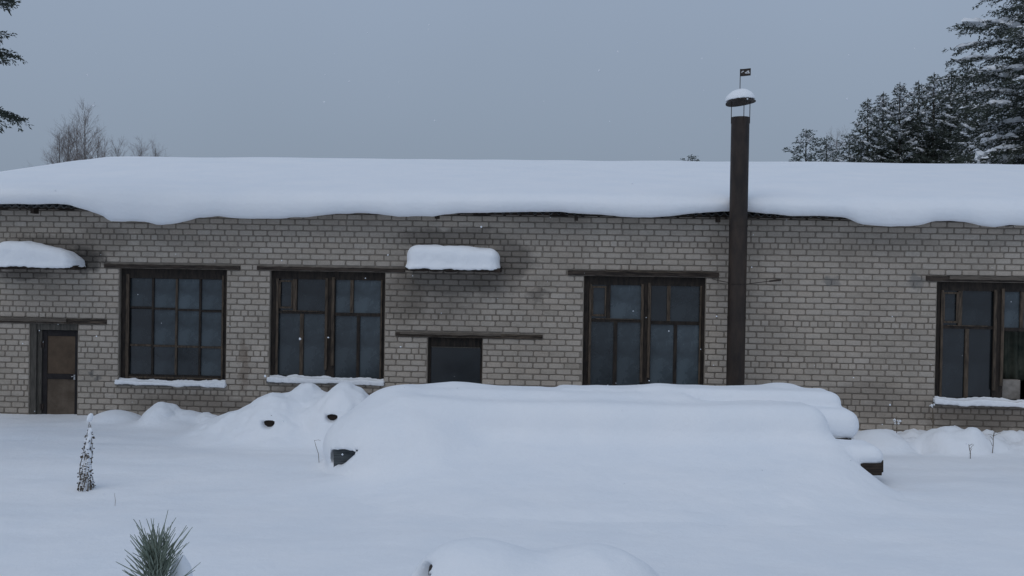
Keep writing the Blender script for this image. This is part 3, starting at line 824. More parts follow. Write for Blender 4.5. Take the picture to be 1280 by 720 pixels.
def ground_h(X, Y):
    h = .85*(1-sstep(1.5, 6.2, Y))
    fade = np.exp(-((np.maximum(np.abs(X)-14, 0))/4)**2)*np.exp(-(np.maximum(Y-17, 0)/1.)**2)
    n = .05*fbm(X*.28, Y*.45, 0, 3, 21) + .012*fbm(X*1.1, Y*1.9, 0, 2, 33)
    h = h + n*fade
    h = h + (.007*fbm(X*.7, Y*3.6, 0, 2, 51) + .004*fbm(X*3.2, Y*5, 0, 3, 52))*fade
    # a shallow trough along the wall on the left, slightly higher on the right
    h = h - .05*np.exp(-((Y-16.6)/.9)**2)*sstep(2, -9, X)
    h = h + .10*sstep(14.4, 15.6, Y)*sstep(4.6, 5.8, X)*np.exp(-(np.maximum(Y-17, 0)/1.)**2)
    h = h + dome(X, Y, 146, 16.2, .19, .42, .55) + dome(X, Y, 201, 15.9, .23, .29, .5) + gauss_bump(X, Y, 214, 520, 15.8, .11, .40, .5)
    h = h + dome(X, Y, 242, 16.1, .14, .35, .4) + dome(X, Y, 266, 15.9, .15, .22, .3) + gauss_bump(X, Y, 180, 520, 15.9, .05, 1.3, .6)
    h = h + dome(X, Y, 1097, 15.0, .18, .45, .5) + dome(X, Y, 1190, 14.9, .24, .48, .5)
    h = h + gauss_bump(X, Y, 1235, 540, 14.9, .15, .45, .4) + gauss_bump(X, Y, 1140, 540, 15.2, .05, .6, .4)
    rough = sstep(5.4, 6.2, X)*sstep(14.3, 14.7, Y)*np.exp(-(np.maximum(Y-15.9, 0)/.3)**2)*np.exp(-(np.maximum(X-10, 0)/2)**2)
    h = h + rough*(.085*fbm(X*3.6, Y*3.6, 0, 3, 44)+.05*np.clip(vnoise(X*7, Y*7, 0, 45)-.25, 0, 1))
    # apron in front of the timber stack and around the low mound in the foreground
    h = h + gauss_bump(X, Y, 750, 640, 10.6, .05, 2.6, .9)
    h = h + gauss_bump(X, Y, 440, 590, 11.9, .10, .9, .6) + gauss_bump(X, Y, 680, 700, 7.3, .10, 1.3, .7)
    h = h - .04*np.exp(-((X-5.0)/.6)**2-((Y-12.3)/.5)**2)
    return h
xs = np.concatenate([[-900, -300, -110, -50, -30, -20, -16], np.arange(-13.5, 13.5, .065), [16, 20, 30, 50, 110, 300, 900]])
ys = np.concatenate([[-300, -80, -25, -8, -2], np.arange(.4, 17.4, .065), [18, 19.5, 22, 28, 40, 70, 140, 400, 1200]])
Xg, Yg = np.meshgrid(xs, ys, indexing='ij'); Hg = ground_h(Xg, Yg)
nx, ny = Xg.shape
P = np.stack([Xg, Yg, Hg], -1).reshape(-1, 3)
I = np.arange(nx*ny).reshape(nx, ny)
Fq = np.stack([I[:-1, :-1], I[1:, :-1], I[1:, 1:], I[:-1, 1:]], -1).reshape(-1, 4)
me = bpy.data.meshes.new('snow_ground'); me.from_pydata(P.tolist(), [], Fq.tolist()); me.update()
me.polygons.foreach_set('use_smooth', [True]*len(me.polygons)); me.materials.append(SNOW)
go = bpy.data.objects.new('snow_ground', me); C.objects.link(go); go['kind'] = 'structure'
def base2d(X, Y):
    return ground_h(X[:, :, 0], Y[:, :, 0])[:, :, None]
def gz(x, y): return float(ground_h(np.array([x]), np.array([y]))[0])

# ------------------------------------------------------------------ timber stack under snow
def X_at(px, Y, y=520): return at(px, y, Y).x
LAY = dict(
    A=(X_at(850, 14.0), X_at(1004, 14.0), 13.75, 14.5, .70, at(960, 481, 14.0).z),
    T=(X_at(478, 13.4), X_at(864, 13.4), 13.0, 13.9, .55, at(660, 488, 13.3).z),
    B=(X_at(690, 13.5), X_at(1046, 13.5), 13.2, 13.95, .66, at(1010, 487.5, 13.5).z),
    Cc=(X_at(600, 13.0), X_at(1073.5, 13.0), 12.80, 13.4, .44, at(1050, 510.5, 13.0).z),
    F=(X_at(480, 12.75), X_at(1033, 12.7), 12.42, 13.3, .22, at(960, 505, 12.8).z),
    D=(X_at(520, 12.5), X_at(1102, 12.5), 12.25, 12.95, .215, at(1075, 553, 12.5).z))
def stack_fn(X, Y, Z):
    wob = .03*fbm(X*1.3, Y*1.3, 0, 2, 61)
    ph = pile_h(X[:, :, 0], Y[:, :, 0])[:, :, None]
    d = (Z - base2d(X, Y) - ph - wob*.25*np.clip(ph*4, 0, 1) + .02*np.exp(-ph*30))*.85
    for kx, r, k in (('D', .15, .10), ('T', .22, .18), ('F', .26, .20), ('Cc', .19, .02), ('B', .16, .03), ('A', .16, .06)):
        x0, x1, y0, y1, z0, z1 = LAY[kx]
        top = z1 + .02*vnoise(X*.9, 0*X, 0, 70+ord(kx[0])) - (.075*np.clip((x1-X)/1.4-.15, 0, 1) if kx == 'A' else 0)
        d = smin(d, rbox(X, Y, Z-(top-z1), x0, x1+.02*vnoise(Y*3, Z*3, 0, ord(kx[0])), y0, y1, z0, z1, r), k)
    # humps along the top
    for px, Yd, zt_, rx, ry in ((572, 13.6, 478, .62, .45), (500, 13.2, 482.5, .42, .5), (825, 13.5, 480.5, .42, .36), (745, 13.5, 484, .5, .36), (975, 14.0, 478.5, .35, .36)):
        c = at(px, zt_, Yd); d = smin(d, ell(X, Y, Z, (c.x, Yd, c.z-.22), (rx, ry, .22)), .08)
    c = at(462, 512, 13.0); d = smin(d, ell(X, Y, Z, (c.x+.15, 13.0, c.z-.42), (.72, .85, .44)), .25)
    c = at(500, 505, 12.6); d = smin(d, ell(X, Y, Z, (c.x+.1, 12.55, c.z-.5), (.8, .8, .48)), .25)
    c = at(440, 541, 12.7); d = smin(d, ell(X, Y, Z, (c.x+.02, 12.72, c.z-.15), (.27, .45, .20)), .14)
    # opening below the drooping edge where the plank end shows, lower edge slanting
    p0, p1, p2, p3 = at(418, 563, 12.2), at(453, 558, 12.2), at(418, 581, 12.2), at(429, 581, 12.2)
    jag = .014*vnoise(X*22, 0*X, 0, 5)+.008*vnoise(X*50, 0*X, 0, 6)
    ht = Z-(p0.z+(X-p0.x)*(p1.z-p0.z)/(p1.x-p0.x))-jag
    lo = (p3.z+np.maximum(X-p3.x, 0)*(p1.z-.015-p3.z)/(p1.x-p3.x))-Z
    cut = np.maximum(np.maximum(ht, lo), np.maximum(p0.x-.05-X, Y-12.35)); d = -smin(-d, cut, .02)
    return d+.006*fbm(X*5, Y*5, Z*5, 2, 77)
o = net_obj('stack_snow', stack_fn, (-3.2, 9.4, -.12), (5.6, 15.2, 1.30), .038)
tag(o, 'big smooth heap of snow burying the timber stack, with stepped right ends', 'snow')
TS = thing('timber_stack', (1.2, 12.6, 0), 'long stack of dark planks almost wholly buried under the big snow heap', 'timber')
def plank(x0, x1, y0, y1, z0, z1, m=WOOD, rot=0.0):
    mb = MB(); L_ = x1-x0; n = 10; rr = random.Random(int(x1*100)); vs = []
    for i in range(n+1):
        x = -L_/2+L_*i/n; j = lambda: rr.uniform(-.004, .004)
        hy, hz = (y1-y0)/2, (z1-z0)/2
        vs += [(x+(j() if i in (0, n) else 0), -hy+j(), -hz+j()), (x, hy+j(), -hz+j()), (x, hy+j(), hz+j()), (x, -hy+j(), hz+j())]
    fs = [(i*4+k, i*4+4+k, i*4+4+(k+1) % 4, i*4+(k+1) % 4) for i in range(n) for k in range(4)] + [(0, 1, 2, 3), (n*4+3, n*4+2, n*4+1, n*4)]
    mb.add(vs, fs); o = mb.build('plank', m, TS); o.location = ((x0+x1)/2-1.2, (y0+y1)/2-12.6, (z0+z1)/2); o.rotation_euler = (0, rot, 0); return o
zD0, zD1 = at(1090, 597, 12.3).z, at(1090, 582, 12.3).z
plank(X_at(560, 12.4), X_at(1103, 12.3), 12.27, 12.45, zD0, zD1, WOOD_DARK, rot=-.012)
plank(X_at(560, 12.7), X_at(1100, 12.7), 12.55, 12.85, zD0, zD1, WOOD_DARK, rot=-.008)
plank(X_at(620, 13.0), X_at(1056, 13.0), 12.84, 13.0, LAY['Cc'][4]-.06, LAY['Cc'][4]+.03, WOOD_DARK)
plank(X_at(640, 13.2), X_at(1060, 13.2), 13.05, 13.35, LAY['Cc'][4]-.06, LAY['Cc'][4]+.03, WOOD_DARK)
plank(X_at(700, 13.5), X_at(1036, 13.5), 13.3, 13.8, LAY['B'][4]-.05, LAY['B'][4]+.04, WOOD)
lft = at(418, 580, 12.28); lft1 = at(452, 560, 12.28)
q = plank(lft.x, lft.x+2.2, 12.22, 12.55, lft.z-.06, lft1.z+.03, WOOD_GREY, rot=-.03); q['label'] = 'dark plank end with snow specks showing at the left of the stack'
bm_ = MB(); bx = X_at(1084, 12.4); bm_.box((-.06, -.12, -.15), (.06, .12, zD0-.002)); q = bm_.build('bearer', WOOD_DARK, TS); q.location = (bx-1.2, 12.45-12.6, 0); q.rotation_euler = (0, 0, .1)
bm_ = MB(); bm_.box((-.08, -.2, -.15), (.08, .2, zD0-.002)); q = bm_.build('bearer', WOOD_DARK, TS); q.location = (X_at(600, 12.4)-1.2, -.1, 0)
# ------------------------------------------------------------------ mound with log ends near the second window
c1, c2, c3 = at(343, 488, 15.0), at(382, 476.5, 15.3), at(434, 481, 14.9)
LG = [at(334, 528.5, 14.3), at(412, 521.5, 14.2)]
def mound_fn(X, Y, Z):
    d = np.full(X.shape, 9.0)
    for c, rx, ry, rz in ((c1, .36, .5, .42), (c2, .34, .42, .5), (c3, .50, .60, .52)):
        d = smin(d, ell(X, Y, Z, (c.x, c.y, c.z-rz), (rx, ry, rz)), .10)
    d = smin(d, ell(X, Y, Z, (at(364, 489, 15).x, 15.1, c1.z-.36), (.25, .3, .33)), .08)
    d = smin(d, ell(X, Y, Z, (at(408, 488, 15.1).x, 15.1, at(408, 488, 15.1).z-.4), (.3, .4, .37)), .10)
    d = smin(d, ell(X, Y, Z, (c1.x-.42, 15.1, -.05), (.72, .6, .42)), .2)
    d = smin(d, ell(X, Y, Z, (c3.x+.25, 15.0, 0), (.85, .75, .50)), .2)
    d = smin(d, ell(X, Y, Z, (c2.x-.1, 14.75, -.05), (1.15, .62, .50)), .22)
    d = smin(d, ell(X, Y, Z, (c3.x-.1, 14.55, 0), (.55, .45, .48)), .15)
    d = smin(d, Z-base2d(X, Y)+.004, .30)
    d = d+(.035*fbm(X*2.8, Y*2.8, Z*2.8, 3, 91)+.022*fbm(X*7, Y*7, Z*7, 2, 95))*sstep(0, .2, Z)
    for g in LG:
        cut = np.sqrt(((X-g.x)*.92)**2+((Z-g.z)*.95)**2+(np.maximum(Y-14.35, 0)*.6)**2)-.092
        cut = np.maximum(cut, Z-g.z-.028-.02*vnoise(X*14, 0*X, 0, 8)-.12*(X-g.x)); d = -smin(-d, cut, .02)
    return d
o = net_obj('mound_snow', mound_fn, (c1.x-2.3, 13.2, -.2), (c3.x+1.8, 16.3, 1.1), .035)
tag(o, 'lumpy snow mound with two dark log ends under the second window', 'snow')
LP = thing('log_pile', (at(373, 530, 14.9).x, 14.9, 0), 'dark logs whose ends peek out of the lumpy snow mound', 'logs')
for g, r_ in ((LG[0], .098), (LG[1], .115)):
    lg = MB(); lp = Vector((g.x-LP.location.x, 0, g.z)); n = 14
    lg.tube([lp+Vector((0, -.47, 0)), lp+Vector((0, -.45, 0)), lp+Vector((.02, .1, 0)), lp+Vector((.03, .6, -.02))], [r_*.94, r_, r_*1.02, r_], n)
    lg.build('log', WOOD_DARK, LP, smooth=False)

# ------------------------------------------------------------------ low snow-covered log in the foreground
FY = 6.9
f0, f1 = at(536, 712, FY-.15), at(800, 712, FY)
FL = thing('fallen_log', ((f0.x+f1.x)/2, FY, gz(0, FY)), 'dark log end poking from the low snow mound at the bottom of the picture', 'log')
lg = MB(); lz = f0.z-.07-FL.location.z
lg.tube([(f0.x+.02-FL.location.x, -.14, lz), (f0.x+.05-FL.location.x, -.13, lz), (0, 0, lz-.05), (f1.x-FL.location.x-.1, .05, lz-.1)], [.10, .115, .12, .11], 14)
lg.build('log', WOOD_DARK, FL)
sA, sB = at(588, 676, FY), at(742, 683, FY); gzf = gz(0, FY)
def fore_fn(X, Y, Z):
    d = np.full(X.shape, 9.0)
    d = smin(d, ell(X, Y, Z, (sA.x+.08, FY, sA.z-.30), (.42, .42, .30)), .10)
    d = smin(d, ell(X, Y, Z, (sB.x, FY, sB.z-.33), (.45, .46, .33)), .12)
    d = smin(d, ell(X, Y, Z, (f0.x+.22, FY-.02, sA.z-.17), (.24, .30, .155)), .08)
    d = smin(d, ell(X, Y, Z, ((sA.x+sB.x)/2, FY, gzf+.02), (1.0, .7, .36)), .2)
    d = smin(d, Z-base2d(X, Y)+.004, .22)
    g = np.sqrt((Y-FY+.12)**2+(Z-f0.z+.10)**2)-.13
    cut = np.maximum(g, X-(f0.x+.05)-(f0.z-Z)*1.1-.02*vnoise(Z*20, Y*9, 0, 4)); d = -smin(-d, cut, .03)
    return d+.008*fbm(X*6, Y*6, Z*6, 2, 93)
o = net_obj('low_snow_mound', fore_fn, (f0.x-1.1, FY-1.4, gzf-.3), (f1.x+1.1, FY+1.4, sA.z+.15), .03)
tag(o, 'low double hump of snow over a log in the near foreground', 'snow')

# ------------------------------------------------------------------ wrapped shrub, weeds, sapling
b0 = at(106, 617, 11.45); t0 = at(113, 520, 11.45)
SH = thing('bare_shrub', (b0.x, 11.45, gz(b0.x, 11.45)), 'thin upright brown shrub tied to a point with snow on its tip', 'shrub')
sr = random.Random(3); st = MB(); lf = MB(); sn = MB()
hgt = t0.z-SH.location.z; tx = t0.x-b0.x
for k in range(9):
    a = 2*math.pi*k/9+sr.uniform(-.4, .4); r0 = sr.uniform(.03, .08); pts = []; ph_, fr2 = sr.uniform(0, 6), sr.uniform(3, 7); top_ = sr.uniform(.72, 1.0)
    for i in range(9):
        s_ = i/8; rr_ = r0*(1-s_)**.8+.012*(1-s_)+.006
        s_ = s_*top_; wb = .016*math.sin(ph_+fr2*s_*2)*(1-.6*s_); pts.append((tx*s_+rr_*math.cos(a+s_*1.5)+wb+sr.uniform(-.008, .008), rr_*math.sin(a+s_*1.5), hgt*s_-.05*(i == 0)))
    st.tube(pts, [.006*(1-i/10)+.0015 for i in range(9)], 5)
    for q in range(74):
        s_ = sr.uniform(.0, .93)**1.25; i = min(int(s_*8), 7); p = Vector(pts[i]).lerp(Vector(pts[i+1]), s_*8-i)
        d = Vector((sr.gauss(0, 1), sr.gauss(0, 1), sr.gauss(-.2, 1))).normalized(); l = sr.uniform(.008, .030)*(2.0 if sr.random() < .12 else 1)
        sd_ = d.orthogonal().normalized()*l*.45; p = p+d*sr.uniform(0, .012)
        tgt = sn if sr.random() < .45 else lf
        if tgt is sn:
            p = p+Vector((0, 0, .008)); rr_ = sr.uniform(.007, .016)
            tgt.add([p+Vector((rr_, 0, 0)), p+Vector((0, rr_, 0)), p+Vector((-rr_, 0, 0)), p+Vector((0, -rr_, 0)), p+Vector((0, 0, rr_*.8)), p+Vector((0, 0, -rr_*.7))],
                    [(0,1,4),(1,2,4),(2,3,4),(3,0,4),(1,0,5),(2,1,5),(3,2,5),(0,3,5)])
        else: tgt.add([p, p+d*l*.5+sd_, p+d*l, p+d*l*.5-sd_], [(0, 1, 2, 3)])
core_ = net_obj('clinging_snow', lambda X, Y, Z: (np.sqrt((X-tx*Z/hgt)**2+Y**2)-(.040*np.clip(1-Z/hgt, 0, 1)**.8+.010)-.02*fbm(X*22, Y*22, Z*16, 2, 17))*.8+np.maximum(Z-hgt, 0), (-.16, -.16, -.05), (.25, .16, hgt+.02), .014)
core_.parent = SH; core_['kind'] = 'stuff'
st.build('stem', DRY, SH); lf.build('leaves', DRYLEAF, SH)['kind'] = 'stuff'; sn.build('snow_specks', SNOW, SH)['kind'] = 'stuff'
o = net_obj('tip_snow', lambda X, Y, Z: ell(X-.25*(Z-.03), Y, Z, (0, 0, .0), (.034, .034, .048))+.007*fbm(X*25, Y*25, Z*25, 2, 5), (-.09, -.09, -.09), (.09, .09, .09), .008)
o.location = (t0.x+.004, 11.45, t0.z-.02); tag(o, 'small lump of snow on the tip of the thin upright shrub', 'snow')

def weed(px, py, px2, py2, Yd, label, extra=0, seed=0, r=.004):
    rr = random.Random(seed); b = at(px, py, Yd); t_ = at(px2, py2, Yd); o = thing('dry_weed', (b.x, Yd, gz(b.x, Yd)), label, 'weed')
    mb = MB(); h = Vector((t_.x-b.x, 0, t_.z-o.location.z))
    mb.tube([(0, 0, -.1), h*.4+Vector((.01, 0, 0)), h*.8, h], [r, r, r*.8, r*.5], 5)
    for k in range(extra):
        p = h*rr.uniform(.35, 1); d = Vector((rr.uniform(-.1, .1), rr.uniform(-.05, .05), rr.uniform(.02, .12)))
        mb.tube([p, p+d*.6, p+d+Vector((0, 0, -.02))], [r*.6, r*.5, r*.3], 4)
    mb.build('stem', DRY, o); return o
weed(425, 562, 434, 524, 13.0, 'single thin dry stalk leaning right beside the plank end', 1, 1, .006)
weed(400, 562, 393, 550, 13.0, 'short bent dry stalk left of the single thin stalk', 1, 2)
weed(143, 627, 143.5, 616, 10.7, 'tiny dry blade poking from the snow right of the tied shrub', 0, 3, .0022)
weed(1165, 548, 1166, 503, 15.3, 'tall dry stalk with snow on it beside the right window sill', 3, 4, .008)
weed(1240, 552, 1242, 541, 14.5, 'dark dry stalks in the rough snow under the right window', 6, 5, .006)
weed(1213, 562, 1211, 555, 14.2, 'short dark stalk in the rough snow left of the other stalks under the right window', 3, 6, .006)
weed(1120, 540, 1121, 520, 15.8, 'snow tipped stalk against the wall right of the heap', 4, 7, .006)
sr = random.Random(12); cs = MB()
for (px, py, Yd, n, sp) in ((1165, 507, 15.3, 6, .022), (1121, 526, 15.8, 8, .03), (1121, 529, 15.8, 5, .02)):
    c = at(px, py, Yd)
    for k in range(n):
        p = c+Vector((sr.gauss(0, sp), sr.gauss(0, .03), sr.gauss(0, sp*.6))); r_ = sr.uniform(.012, .03)
        if sp > .1: p.y = Yd+sr.gauss(0, .22); r_ *= 1.5; p.z = gz(p.x, p.y)+r_*sr.uniform(.1, .9)
        cs.add([p+Vector((r_, 0, 0)), p+Vector((0, r_, 0)), p+Vector((-r_, 0, 0)), p+Vector((0, -r_, 0)), p+Vector((0, 0, r_*.9)), p+Vector((0, 0, -r_*.8))],
               [(0,1,4),(1,2,4),(2,3,4),(3,0,4),(1,0,5),(2,1,5),(3,2,5),(0,3,5)])
tag(cs.build('snow_clumps', SNOW, None, smooth=True), 'loose clumps of snow caught on the weeds by the right end of the wall', 'snow', kind='stuff')

# young pine close to the camera: only its top tuft reaches into the frame
PYN = 2.0
tp = at(196, 703, PYN); bp = at(197, 742, PYN)
YP = thing('young_pine', (bp.x+.02, PYN, gz(bp.x, PYN)), 'tuft of long frosted green needles at the tip of a young pine', 'pine')
nr = random.Random(9); zb = YP.location.z; off = Vector((YP.location.x, YP.location.y, zb))
stem = MB(); stem.tube([Vector((0, 0, -.15)), Vector((0, 0, .5)), Vector(bp)-off, Vector(tp)-off], [.02, .016, .008, .004], 8); stem.build('trunk', BARK, YP, smooth=True)
def tuft(mb, base, tip, n, lmin, lmax, spread):
    ax = (tip-base); axn = ax.normalized()
    for k in range(n):
        s_ = nr.random()**.8; p = base+ax*s_
        a = nr.uniform(0, 2*math.pi); side = axn.orthogonal().normalized(); side = Matrix.Rotation(a, 3, axn) @ side
        ang = nr.uniform(.18, spread)*(1.1-.45*s_); d = (axn*math.cos(ang)+side*math.sin(ang)).normalized(); l = nr.uniform(lmin, lmax)
        cur = (axn*.10+Vector((nr.gauss(0, .13), nr.gauss(0, .13), nr.gauss(-.03, .09))))
        mid = p+d*l*.5; end = p+d*l+cur*l
        mb.tube([p, mid, end], [.0015, .0014, .0006], 4)
ne = MB(); tuft(ne, Vector(bp)-off+Vector((0, 0, -.02)), Vector(tp)-off+Vector((0, 0, .004)), 270, .045, .090, 1.15)
br_ = MB()
for k in range(6):
    a = k*1.05+.4; h0 = Vector((0, 0, .45+.08*(k % 3))); e1 = h0+Vector((math.cos(a)*.32, math.sin(a)*.32, .06)); e2 = e1+Vector((math.cos(a)*.03, math.sin(a)*.03, .08))
    br_.tube([h0, h0.lerp(e1, .6), e1, e2], [.008, .006, .005, .003], 6); tuft(ne, h0.lerp(e1, .35), e2, 90, .045, .075, .95)
br_.build('branch', BARK, YP)
ne.build('needles', NEEDLE_YOUNG, YP)['kind'] = 'stuff'
ls = at(226, 716, PYN+.05)
o = net_obj('needle_snow', lambda X, Y, Z: ell(X, Y, Z, (0, 0, 0), (.022, .03, .045))+.003*fbm(X*40, Y*40, Z*40, 2, 6), (-.05, -.05, -.08), (.05, .05, .08), .006)
o.location = (ls.x, ls.y, ls.z-.012); tag(o, 'little lump of snow lodged at the right of the pine needles', 'snow')

# ------------------------------------------------------------------ trees
def conifer(seed, h, base, rmax, nb, spray, power=.75, rise=.18, droop=.5, snow=.6, maxtw=26, dens=1.0, snow_r=.1, thin=.19):
    r = random.Random(seed); g = np.random.default_rng(seed); tr = MB(); sn = MB(); PQ = []
    lean = r.uniform(-.02, .02)
    tr.tube([(0, 0, -.3), (lean*h*.3, 0, h*.35), (lean*h*.6, 0, h*.7), (lean*h*.9, 0, h)], [.028*h*.55, .02*h*.55, .011*h*.55, .01], 8)
    def sprays(p0, d, l, ns, sag):
        u = (np.arange(ns)+g.random(ns))/ns
        P = np.array(p0)+np.outer(u*l, np.array(d)); P[:, 2] -= sag*l*u*u
        P += g.normal(0, .3, (ns, 3))*spray
        D = np.array(d)+g.normal(0, .5, (ns, 3)); D[:, 2] -= .12; D /= np.linalg.norm(D, axis=1)[:, None]
        sp = spray*g.uniform(.6, 1.3, (ns, 1)); N = np.cross(D, g.normal(0, 1, (ns, 3))); N /= np.linalg.norm(N, axis=1)[:, None]; N *= sp*thin
        PQ.append(np.stack([P-D*sp*.3, P+D*sp*.25+N, P+D*sp*.9, P+D*sp*.25-N], 1))
    ga = 2.39996
    for i in range(nb):
        s_ = ((i+r.random())/nb)**1.15
        z0 = base+(h-base)*s_*.985; az = i*ga+r.uniform(-.4, .4)
        Lb = rmax*(1-s_)**power*r.uniform(.68, 1.14)+.06*rmax*r.uniform(.5, 1)*(1-.8*s_)
        dr = droop*(1-s_)*r.uniform(.7, 1.2); rs_ = rise*r.uniform(.4, 1.3)+.85*s_**2.2
        ch, sh = math.cos(az), math.sin(az); org = Vector((lean*z0, 0, z0))
        def path(t): return org+Vector((ch*Lb*t, sh*Lb*t, Lb*(rs_*t-dr*t*t)+.10*Lb*max(0, t-.75)))
        tr.tube([path(0), path(.5), path(1)], [.010*Lb+.005, .006*Lb+.003, .003], 4, cap=False)
        side = Vector((-sh, ch, 0)); fwd = Vector((ch, sh, 0))
        ntw = max(5, int(maxtw*(Lb/rmax)))
        for k in range(ntw):
            t = .10+.90*(k+r.random())/ntw; sg = 1 if k % 2 else -1
            p0 = path(t); l = (.40*Lb*(1-t)**.8+.12*Lb*r.random()+spray*1.6)*r.uniform(.6, 1.15)
            d = (fwd*r.uniform(.45, .9)+side*sg*r.uniform(.5, 1)+Vector((0, 0, r.uniform(-.35, .15)-dr*.45))).normalized()
            sprays(p0, d, l, max(3, int(l/(spray*.24)*dens)), .12)
        if snow > 0 and r.random() < snow and Lb > spray*2:
            for rep_ in range(2):
                t0_ = r.uniform(.15, .6); t1_ = min(1.0, t0_+r.uniform(.25, .5)); nseg = 4+int(Lb/rmax*7)
                sw = r.uniform(-.22, .22)*Lb; pts = []; rad = []
                for q in range(nseg+1):
                    t = t0_+(t1_-t0_)*q/nseg; pts.append(path(t)+side*(sw*(t-t0_)+r.gauss(0, .018*Lb))+Vector((0, 0, spray*.45-abs(sw)*.06)))
                    rad.append(snow_r*(.15+.85*math.sin(math.pi*(q+.4)/(nseg+.8)))*r.uniform(.35, 1.1))
                b0_ = len(sn.v); sn.tube(pts, rad, 5)
                for q in range(b0_, len(sn.v)):
                    v = sn.v[q]; j = Vector((r.gauss(0, 1), r.gauss(0, 1), r.gauss(0, .5)))*snow_r*.3; sn.v[q] = (v[0]+j.x, v[1]+j.y, v[2]+j.z)
            for k in range(int(ntw*.9)):
                t = r.uniform(.25, 1); sg = r.choice((-1, 1)); p = path(t)+side*sg*r.uniform(.03, .30)*Lb*(1.05-t)+Vector((0, 0, spray*r.uniform(.1, .7)-.03*Lb))
                a, b = snow_r*r.uniform(.3, 1.0), snow_r*r.uniform(.25, .6); rt = az+r.uniform(-.8, .8)
                c_, s2 = math.cos(rt), math.sin(rt); ex = Vector((c_, s2, r.uniform(-.5, .0)))*a; ey = Vector((-s2, c_, r.uniform(-.3, .1)))*b
                sn.add([p-ex, p-ey, p+ex, p+ey, p+Vector((0, 0, b*.6))], [(0, 1, 4), (1, 2, 4), (2, 3, 4), (3, 0, 4)])
    Q = np.concatenate(PQ)
    if snow > 0:                                   # snow dusting on part of the sprays
        sel = (g.random(len(Q)) < .055*snow) ; K = Q[sel].copy(); cen = K.mean(1, keepdims=True)
        K = cen+(K-cen)*np.array([1.1, 1.1, .5]); K[:, :, 2] += spray*.35; K[:, 1] += np.array([0, 0, .0])
        K[:, 1, :2] = cen[:, 0, :2]+(K[:, 1, :2]-cen[:, 0, :2])*1.8; K[:, 3, :2] = cen[:, 0, :2]+(K[:, 3, :2]-cen[:, 0, :2])*1.8
        b0_ = len(sn.v); sn.v += [tuple(p) for p in K.reshape(-1, 3)]; sn.f += [(b0_+4*q, b0_+4*q+1, b0_+4*q+2, b0_+4*q+3) for q in range(len(K))]
    return tr, Q.reshape(-1, 3), sn
def tree_meshes(t, mats):
    out_ = []
    for mb, m, nm in zip(t, mats, ('trunk', 'crown', 'branch_snow')):
        if isinstance(mb, MB): me = mb.mesh(nm)
        else:
            n = len(mb); me = bpy.data.meshes.new(nm); me.vertices.add(n); me.vertices.foreach_set('co', mb.astype(np.float32).ravel())
            me.loops.add(n); me.loops.foreach_set('vertex_index', np.arange(n, dtype=np.int32)); me.polygons.add(n//4)
            me.polygons.foreach_set('loop_start', np.arange(0, n, 4, dtype=np.int32)); me.update(calc_edges=True)
        me.materials.append(m); out_.append(me)
    return out_
def set_tree(meshes, mats, name, loc, label, cat, group, rz=0, sc=1.0):
    o = thing(name, loc, label, cat, group, rz); o.scale = (sc, sc, sc)
    for nm, me in zip(('trunk', 'crown', 'branch_snow'), meshes):
        c = bpy.data.objects.new(nm, me); C.objects.link(c); c.parent = o
        if nm != 'trunk': c['kind'] = 'stuff'
    return o
TREE_M = (BARK, NEEDLE, SNOW); FAR_M = (BARK, NEEDLE_HAZED, SNOW)
# large spruce at the right edge
YB = 30.0
c = at(1306, 300, YB); topz = at(1262, -190, YB).z
big = tree_meshes(conifer(21, topz, 1.2, 3.9, 170, .085, power=.50, rise=.16, droop=.78, snow=1.0, maxtw=46, snow_r=.13), TREE_M)
set_tree(big, TREE_M, 'spruce_tree', (c.x, YB, 0), 'tall dark spruce with heavy snow on its drooping branches at the right edge', 'tree', 'conifers behind the right end of the workshop', .6)
c = at(1335, 300, 34)
set_tree(big, TREE_M, 'spruce_tree', (c.x, 34, 0), 'dark spruce half outside the right edge, behind the tallest spruce', 'tree', 'conifers behind the right end of the workshop', 2.6, 1.05)
pv = [tree_meshes(conifer(31+k, 11.5, .8, 3.3, 150, .10, power=.82, rise=.10, droop=.34, snow=.8, maxtw=38, dens=1.15, snow_r=.085), TREE_M) for k in range(3)]
spots = [(1090, 122, 47, 'lowest topped of the dense snowy pines, at the left of their row'), (1104, 115, 46, 'second pine from the left in the dense snowy row'),
         (1126, 102, 45, 'pine with a clear pointed tip above the middle of the dense row'), (1146, 99, 46, 'slim tipped pine right of the middle of the dense row'),
         (1172, 89, 44, 'tall pine with an open top left of the tallest spruce'), (1189, 85, 45, 'pine top standing close against the big spruce'), (1207, 72, 43, 'tallest pine of the row, partly behind the big spruce'),
         (1230, 95, 40, 'pine filling the gap behind the lower branches of the big spruce')]
for i, (px, py, Yd, lab) in enumerate(spots):
    tpz = at(px, py, Yd); set_tree(pv[i % 3], TREE_M, 'pine_tree', (tpz.x, Yd, 0), lab, 'tree', 'conifers behind the right end of the workshop', i*1.3, tpz.z/11.5)
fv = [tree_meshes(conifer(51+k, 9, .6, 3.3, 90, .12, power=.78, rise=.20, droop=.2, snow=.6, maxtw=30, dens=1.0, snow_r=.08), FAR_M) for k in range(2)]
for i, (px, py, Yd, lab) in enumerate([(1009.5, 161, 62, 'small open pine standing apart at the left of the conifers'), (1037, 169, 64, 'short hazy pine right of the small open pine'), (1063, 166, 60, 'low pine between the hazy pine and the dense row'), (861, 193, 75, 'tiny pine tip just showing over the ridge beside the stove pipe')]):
    tpz = at(px, py, Yd); set_tree(fv[i % 2], FAR_M, 'pine_tree', (tpz.x, Yd, 0), lab, 'tree', 'distant pines beyond the roof ridge', i*2.1+.4, tpz.z/9)
